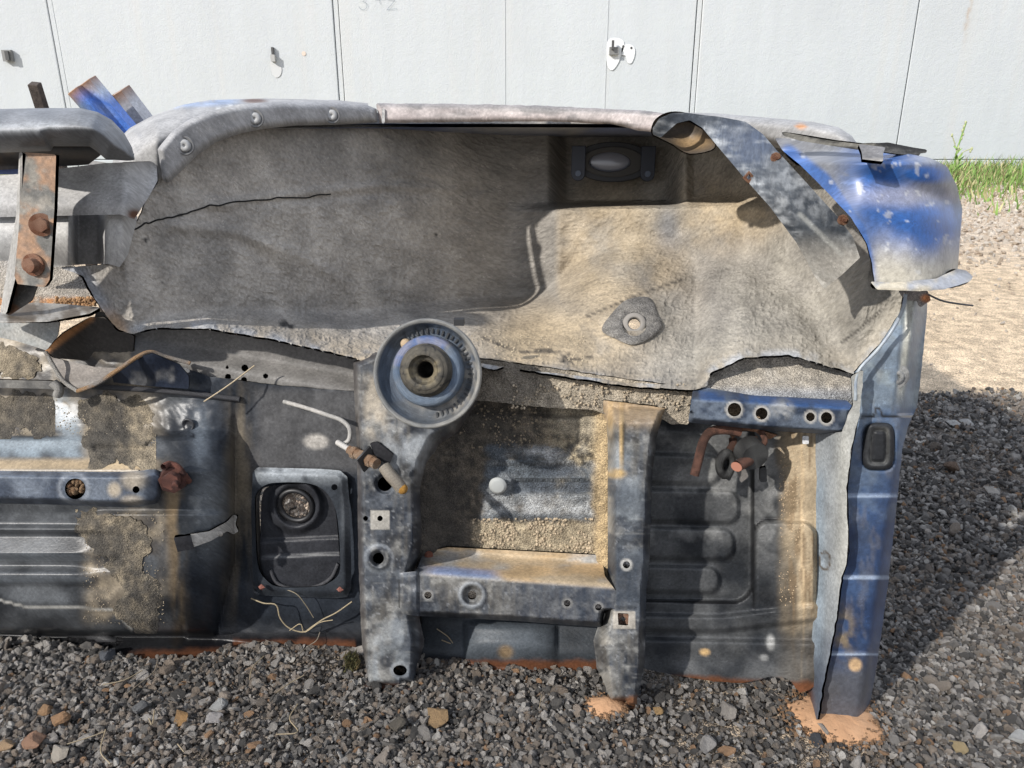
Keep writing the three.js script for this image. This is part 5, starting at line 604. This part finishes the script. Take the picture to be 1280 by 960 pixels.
{
  const jx = [[72, 60], [423, 60], [871, 60], [1137, 80]].map(([a, b]) => wallAt(a, b)[0]); const xs = [jx[0] - 8.5, jx[0] - 4.1, ...jx, jx[3] + 4.6, jx[3] + 9.2]; const plinth = wallAt(1220, 200)[1];
  for (let i = 0; i + 1 < xs.length; i++) { const wide = i === 2 ? .07 : i === 3 ? .02 : .03; slab(wall, 'wall_panel', xs[i] + (i === 2 || i === 3 || i === 4 ? .042 : .008), xs[i + 1] - (i === 1 ? .044 : i === 2 || i === 3 ? .044 : .008), plinth + .008, 4.6, WZ - .2, WZ + (i % 2 ? 0 : .006)); slab(wall, 'plinth', xs[i] + .006, xs[i + 1] - .006, -.15, plinth, WZ - .2, WZ + .012); }
  slab(wall, 'backing', xs[0], xs[xs.length - 1], -.1, 4.55, WZ - .3, WZ - .205, flat(.3, .3, .3, .9));
  for (const i of [2, 3, 4]) slab(wall, 'joint_strip', xs[i] + (i === 4 ? -.03 : -.036), xs[i] + (i === 4 ? .034 : .032), plinth + .01, 4.58, WZ - .15, WZ - .012, wallMat, .006);
  for (const px of [631, 758]) { const x = wallAt(px, 60)[0]; slab(wall, 'form_seam', x - .008, x + .008, plinth + .01, 4.58, WZ - .01, WZ + .0072, wallMat, .0006); }
  const steel = flat(.16, .16, .155, .6), darkM = flat(.05, .05, .05, .7);
  const box = (n, px, py, w, h, d, m = steel, dx = 0, dy = 0, z = 0) => { const [x, y] = wallAt(px, py); const o = add(wall, n, new THREE.BoxGeometry(w, h, d), m); o.position.set(x + dx, y + dy, WZ + .01 + d / 2 + z); return o; };
  box('anchor_plate', 12, 70, .13, .15, .06); box('anchor_plate', 12, 70, .05, .12, .03, darkM, .02, 0, .06);
  box('anchor_plate', 767, 64, .13, .1, .07); box('anchor_hook', 765, 57, .03, .12, .05, darkM, 0, 0, .07); box('anchor_hook', 342, 66, .03, .14, .05, darkM); box('anchor_plate', 343, 73, .06, .09, .08, flat(.3, .3, .29, .6));
  const patch = (pts, m, n, dz = .011) => { const s = new THREE.Shape(pts.map(([a, b]) => new THREE.Vector2(...wallAt(a, b)))); const g = new THREE.ExtrudeGeometry(s, { depth: .004, bevelEnabled: false }); g.translate(0, 0, WZ + dz); add(wall, n, g, m); };
  const white = flat(.6, .61, .61, .9); patch(smoothLoop([[760, 50], [768, 47], [778, 50], [780, 58], [776, 70], [772, 80], [765, 88], [759, 82], [758, 62]], 3), white, 'plaster_patch'); patch(smoothLoop([[778, 58], [786, 55], [793, 60], [793, 70], [789, 79], [784, 78], [782, 70], [777, 68]], 3), white, 'plaster_patch'); patch(smoothLoop([[338, 76], [344, 80], [352, 84], [351, 94], [345, 97], [340, 90]], 3), flat(.45, .46, .46, .9), 'plaster_patch');
  for (const [a, b] of [[779, 58], [789, 60]]) { const [x, y] = wallAt(a, b); const o = add(wall, 'drill_hole', new THREE.CylinderGeometry(.016, .016, .004, 12).rotateX(Math.PI / 2), darkM); o.position.set(x, y, WZ + .017); }
  { const [x, y] = wallAt(380, 67), o = add(wall, 'rust_mark', new THREE.CylinderGeometry(.03, .03, .003, 14).rotateX(Math.PI / 2), flat(.55, .45, .38, .9)); o.position.set(x, y, WZ + .012); }
  // faint pencilled marks
  const cv = document.createElement('canvas'); cv.width = 512; cv.height = 192; const q = cv.getContext('2d'); q.strokeStyle = 'rgba(120,132,140,.5)'; q.lineWidth = 7; q.font = '150px sans-serif'; q.beginPath(); q.moveTo(60, 50); q.bezierCurveTo(20, 10, 120, 0, 100, 50); q.bezierCurveTo(90, 80, 60, 80, 80, 85); q.bezierCurveTo(140, 90, 120, 170, 60, 160); q.bezierCurveTo(40, 155, 30, 140, 30, 130); q.moveTo(190, 60); q.lineTo(300, 55); q.moveTo(250, 60); q.lineTo(262, 110); q.moveTo(330, 60); q.lineTo(420, 70); q.lineTo(330, 160); q.lineTo(440, 150); q.stroke();
  const ct = new THREE.CanvasTexture(cv); ct.colorSpace = THREE.SRGBColorSpace; const [mx, my] = wallAt(475, 4), mk = add(wall, 'pencil_marks', new THREE.PlaneGeometry(.66, .25), new THREE.MeshStandardMaterial({ map: ct, transparent: true, roughness: 1, polygonOffset: true, polygonOffsetFactor: -2 })); mk.position.set(mx, my, WZ + .014);
}
// ---------- scrap behind ----------
const at = (px, py, z) => { const d = ray(px, py), t = (z - 1) / d[2]; return new THREE.Vector3(d[0] * t, H + d[1] * t, z); };
function lean(name, px, py, qx, qy, z, shape, col, mat, label) {   // a profile leaning on the back of the section, its upper end at the survey point
  const a = at(px, py, z), b = at(qx, qy, z - .02), dir = b.clone().sub(a), L = a.y / -dir.normalize().y; const g = thing(name, label, 'scrap metal');
  g.position.copy(a.clone().addScaledVector(dir, L)); const geo = new THREE.ExtrudeGeometry(shape, { depth: L, steps: 40, bevelEnabled: true, bevelSize: .001, bevelThickness: .001, bevelSegments: 1 });
  geo.rotateX(-Math.PI / 2); const m = add(g, 'profile', paintGeo(geo, (x, y, z) => col(x, L - y, z)), mat); g.quaternion.setFromUnitVectors(new THREE.Vector3(0, 1, 0), dir.clone().negate()); return [g, L];
}
const chan = (w, d, t) => { const s = new THREE.Shape(); s.moveTo(-w / 2, 0); s.lineTo(-w / 2, d); s.lineTo(-w / 2 + t, d); s.lineTo(-w / 2 + t, t); s.lineTo(w / 2 - t, t); s.lineTo(w / 2 - t, d); s.lineTo(w / 2, d); s.lineTo(w / 2, 0); return s; };
const cut = (base) => (x, y, z) => mix(mix([.12, .05, .025], [.36, .2, .1], N(x * 1000, y * 1000, 8, 3)), base(x, y, z), ss(.0, .022, y + (N(x * 1000 + 50, z * 1000, 12, 2) - .5) * .02));
lean('scrap_pillar', 104, 106, 150, 160, -.55, (() => { const s = new THREE.Shape(); s.moveTo(-.02, 0); s.lineTo(-.02, -.03); s.lineTo(.004, -.036); s.lineTo(.006, -.02); s.lineTo(.026, -.02); s.lineTo(.03, 0); return s; })(), cut((x, y, z) => x < -.012 ? [.14, .18, .22] : mix([.06, .16, .5], [.45, .5, .55], ss(.6, .75, N(x * 1000, y * 300, 10, 3)))), M.paint, 'blue painted cut pillar with a rusty sawn end behind the step bar');
lean('scrap_pillar', 146, 116, 180, 160, -.62, (() => { const s = new THREE.Shape(); s.moveTo(-.03, 0); s.lineTo(-.03, -.02); s.lineTo(-.006, -.024); s.lineTo(-.002, -.006); s.lineTo(.006, -.03); s.lineTo(.024, -.03); s.lineTo(.03, 0); return s; })(), cut((x, y, z) => x < -.006 ? [.2, .18, .16] : mix([.45, .46, .48], [.3, .3, .32], N(x * 1000, y * 300, 20, 3))), M.paint, 'grey cut pillar right of the blue one behind the wheel arch');
const [sb, sL] = lean('scrap_bar', 45, 103, 56, 138, -.5, (() => { const s = new THREE.Shape(); s.moveTo(-.007, 0); s.lineTo(-.007, -.014); s.lineTo(.008, -.014); s.lineTo(.008, 0); return s; })(), (x, y) => mix([.035, .03, .028], [.12, .09, .07], N(x * 1000, y * 1000, 10, 3)), M.rust, 'thin dark rusty bar sticking up behind the step bar');
// ---------- plants at the wall ----------
{
  const blade = (() => { const v = [], id = [], n = 5; for (let i = 0; i <= n; i++) { const t = i / n, w = (1 - t * t) * .5; v.push(-w, t, t * t * .45, w, t, t * t * .45 - .0); if (i < n) { const a = i * 2; id.push(a, a + 1, a + 2, a + 1, a + 3, a + 2); } } const g = new THREE.BufferGeometry(); g.setAttribute('position', new THREE.Float32BufferAttribute(v, 3)); g.setIndex(id); g.computeVertexNormals(); return g; })();
  const n = 30000, im = new THREE.InstancedMesh(blade, flat(1, 1, 1, .8), n); im.name = 'grass'; tag(im, 'green grass strip growing along the foot of the wall', 'grass', null, 'stuff'); im.castShadow = im.receiveShadow = true;
  for (let i = 0; i < n; i++) { const far = rnd() < .45; let x = rr(1.5, 13), z = far ? WZ + rr(.1, 1.9) : WZ + 1.2 + 4.2 * rnd() * rnd(); const cl = N(x * 100, z * 100, 55, 3, 7); let h = far ? rr(.07, .27) * (.3 + 1.2 * cl) : rr(.04, .17); if (!far && cl < .42) h *= .3; dummy.position.set(x, gy(x, z) - .01, z); dummy.rotation.set(rr(-.3, .3), rr(0, 6.3), rr(-.3, .3)); dummy.scale.set(rr(.012, .024), h, h); dummy.updateMatrix(); im.setMatrixAt(i, dummy.matrix); const t = rnd(); im.setColorAt(i, colr.setRGB(...(t < .62 ? mul([.14, .23, .05], rr(.7, 1.3)) : mul([.32, .29, .14], rr(.7, 1.2))))); }
  scene.add(im);
}
function leafGeo(l, w) { const v = [], id = [], n = 5; for (let i = 0; i <= n; i++) { const t = i / n, q = w * Math.sin(Math.PI * Math.min(1, t * .93 + .07)); v.push(-q, t * l, -t * t * l * .35, 0, t * l, -t * t * l * .35 + q * .35, q, t * l, -t * t * l * .35); if (i < n) { const a = i * 3; id.push(a, a + 1, a + 3, a + 1, a + 4, a + 3, a + 1, a + 2, a + 4, a + 2, a + 5, a + 4); } } const g = new THREE.BufferGeometry(); g.setAttribute('position', new THREE.Float32BufferAttribute(v, 3)); g.setIndex(id); g.computeVertexNormals(); return g; }
{
  const w = thing('weed_plant', 'tall flowering weed standing above the grass against the wall', 'plant'); const z = -9.9, b = at(1196, 236, z), top = at(1208, 152, z); const green = flat(.16, .27, .06, .7), pale = flat(.34, .36, .2, .8);
  b.y = 0; const V = (px, py) => at(px, py, z); const tube = (pts, r) => new THREE.TubeGeometry(new THREE.CatmullRomCurve3(pts), 20, r, 6);
  add(w, 'stem', tube([b, V(1194, 215), V(1196, 190), V(1202, 170), V(1208, 152)], .011), green); add(w, 'branch', tube([V(1196, 190), V(1193, 178), V(1190, 169)], .007), pale); add(w, 'branch', tube([V(1195, 200), V(1204, 190), V(1213, 186), V(1215, 184)], .007), pale);
  for (let i = 0; i < 46; i++) { const t = rnd(), py = lerp(232, 168, t * t * .9), px = 1195 + (190 - py) * -.05 + rr(-2, 2); const l = lerp(.24, .06, t) * rr(.8, 1.2); const o = add(w, 'leaf', leafGeo(l, l * .16), i % 4 ? green : pale); o.position.copy(V(px, py)); o.position.z += rr(-.05, .05); o.rotation.set(rr(-.9, .9), rr(0, 6.3), rr(-1, 1)); }
  for (const [px, py] of [[1207, 153], [1205, 158], [1203, 163], [1204, 168], [1190, 169], [1215, 186], [1213, 189], [1202, 173]]) { const o = add(w, 'flower_bud', new THREE.IcosahedronGeometry(.018, 1), pale); o.position.copy(V(px, py)); o.scale.set(.8, 1.4, .8); }
}
renderer.render(scene, camera);
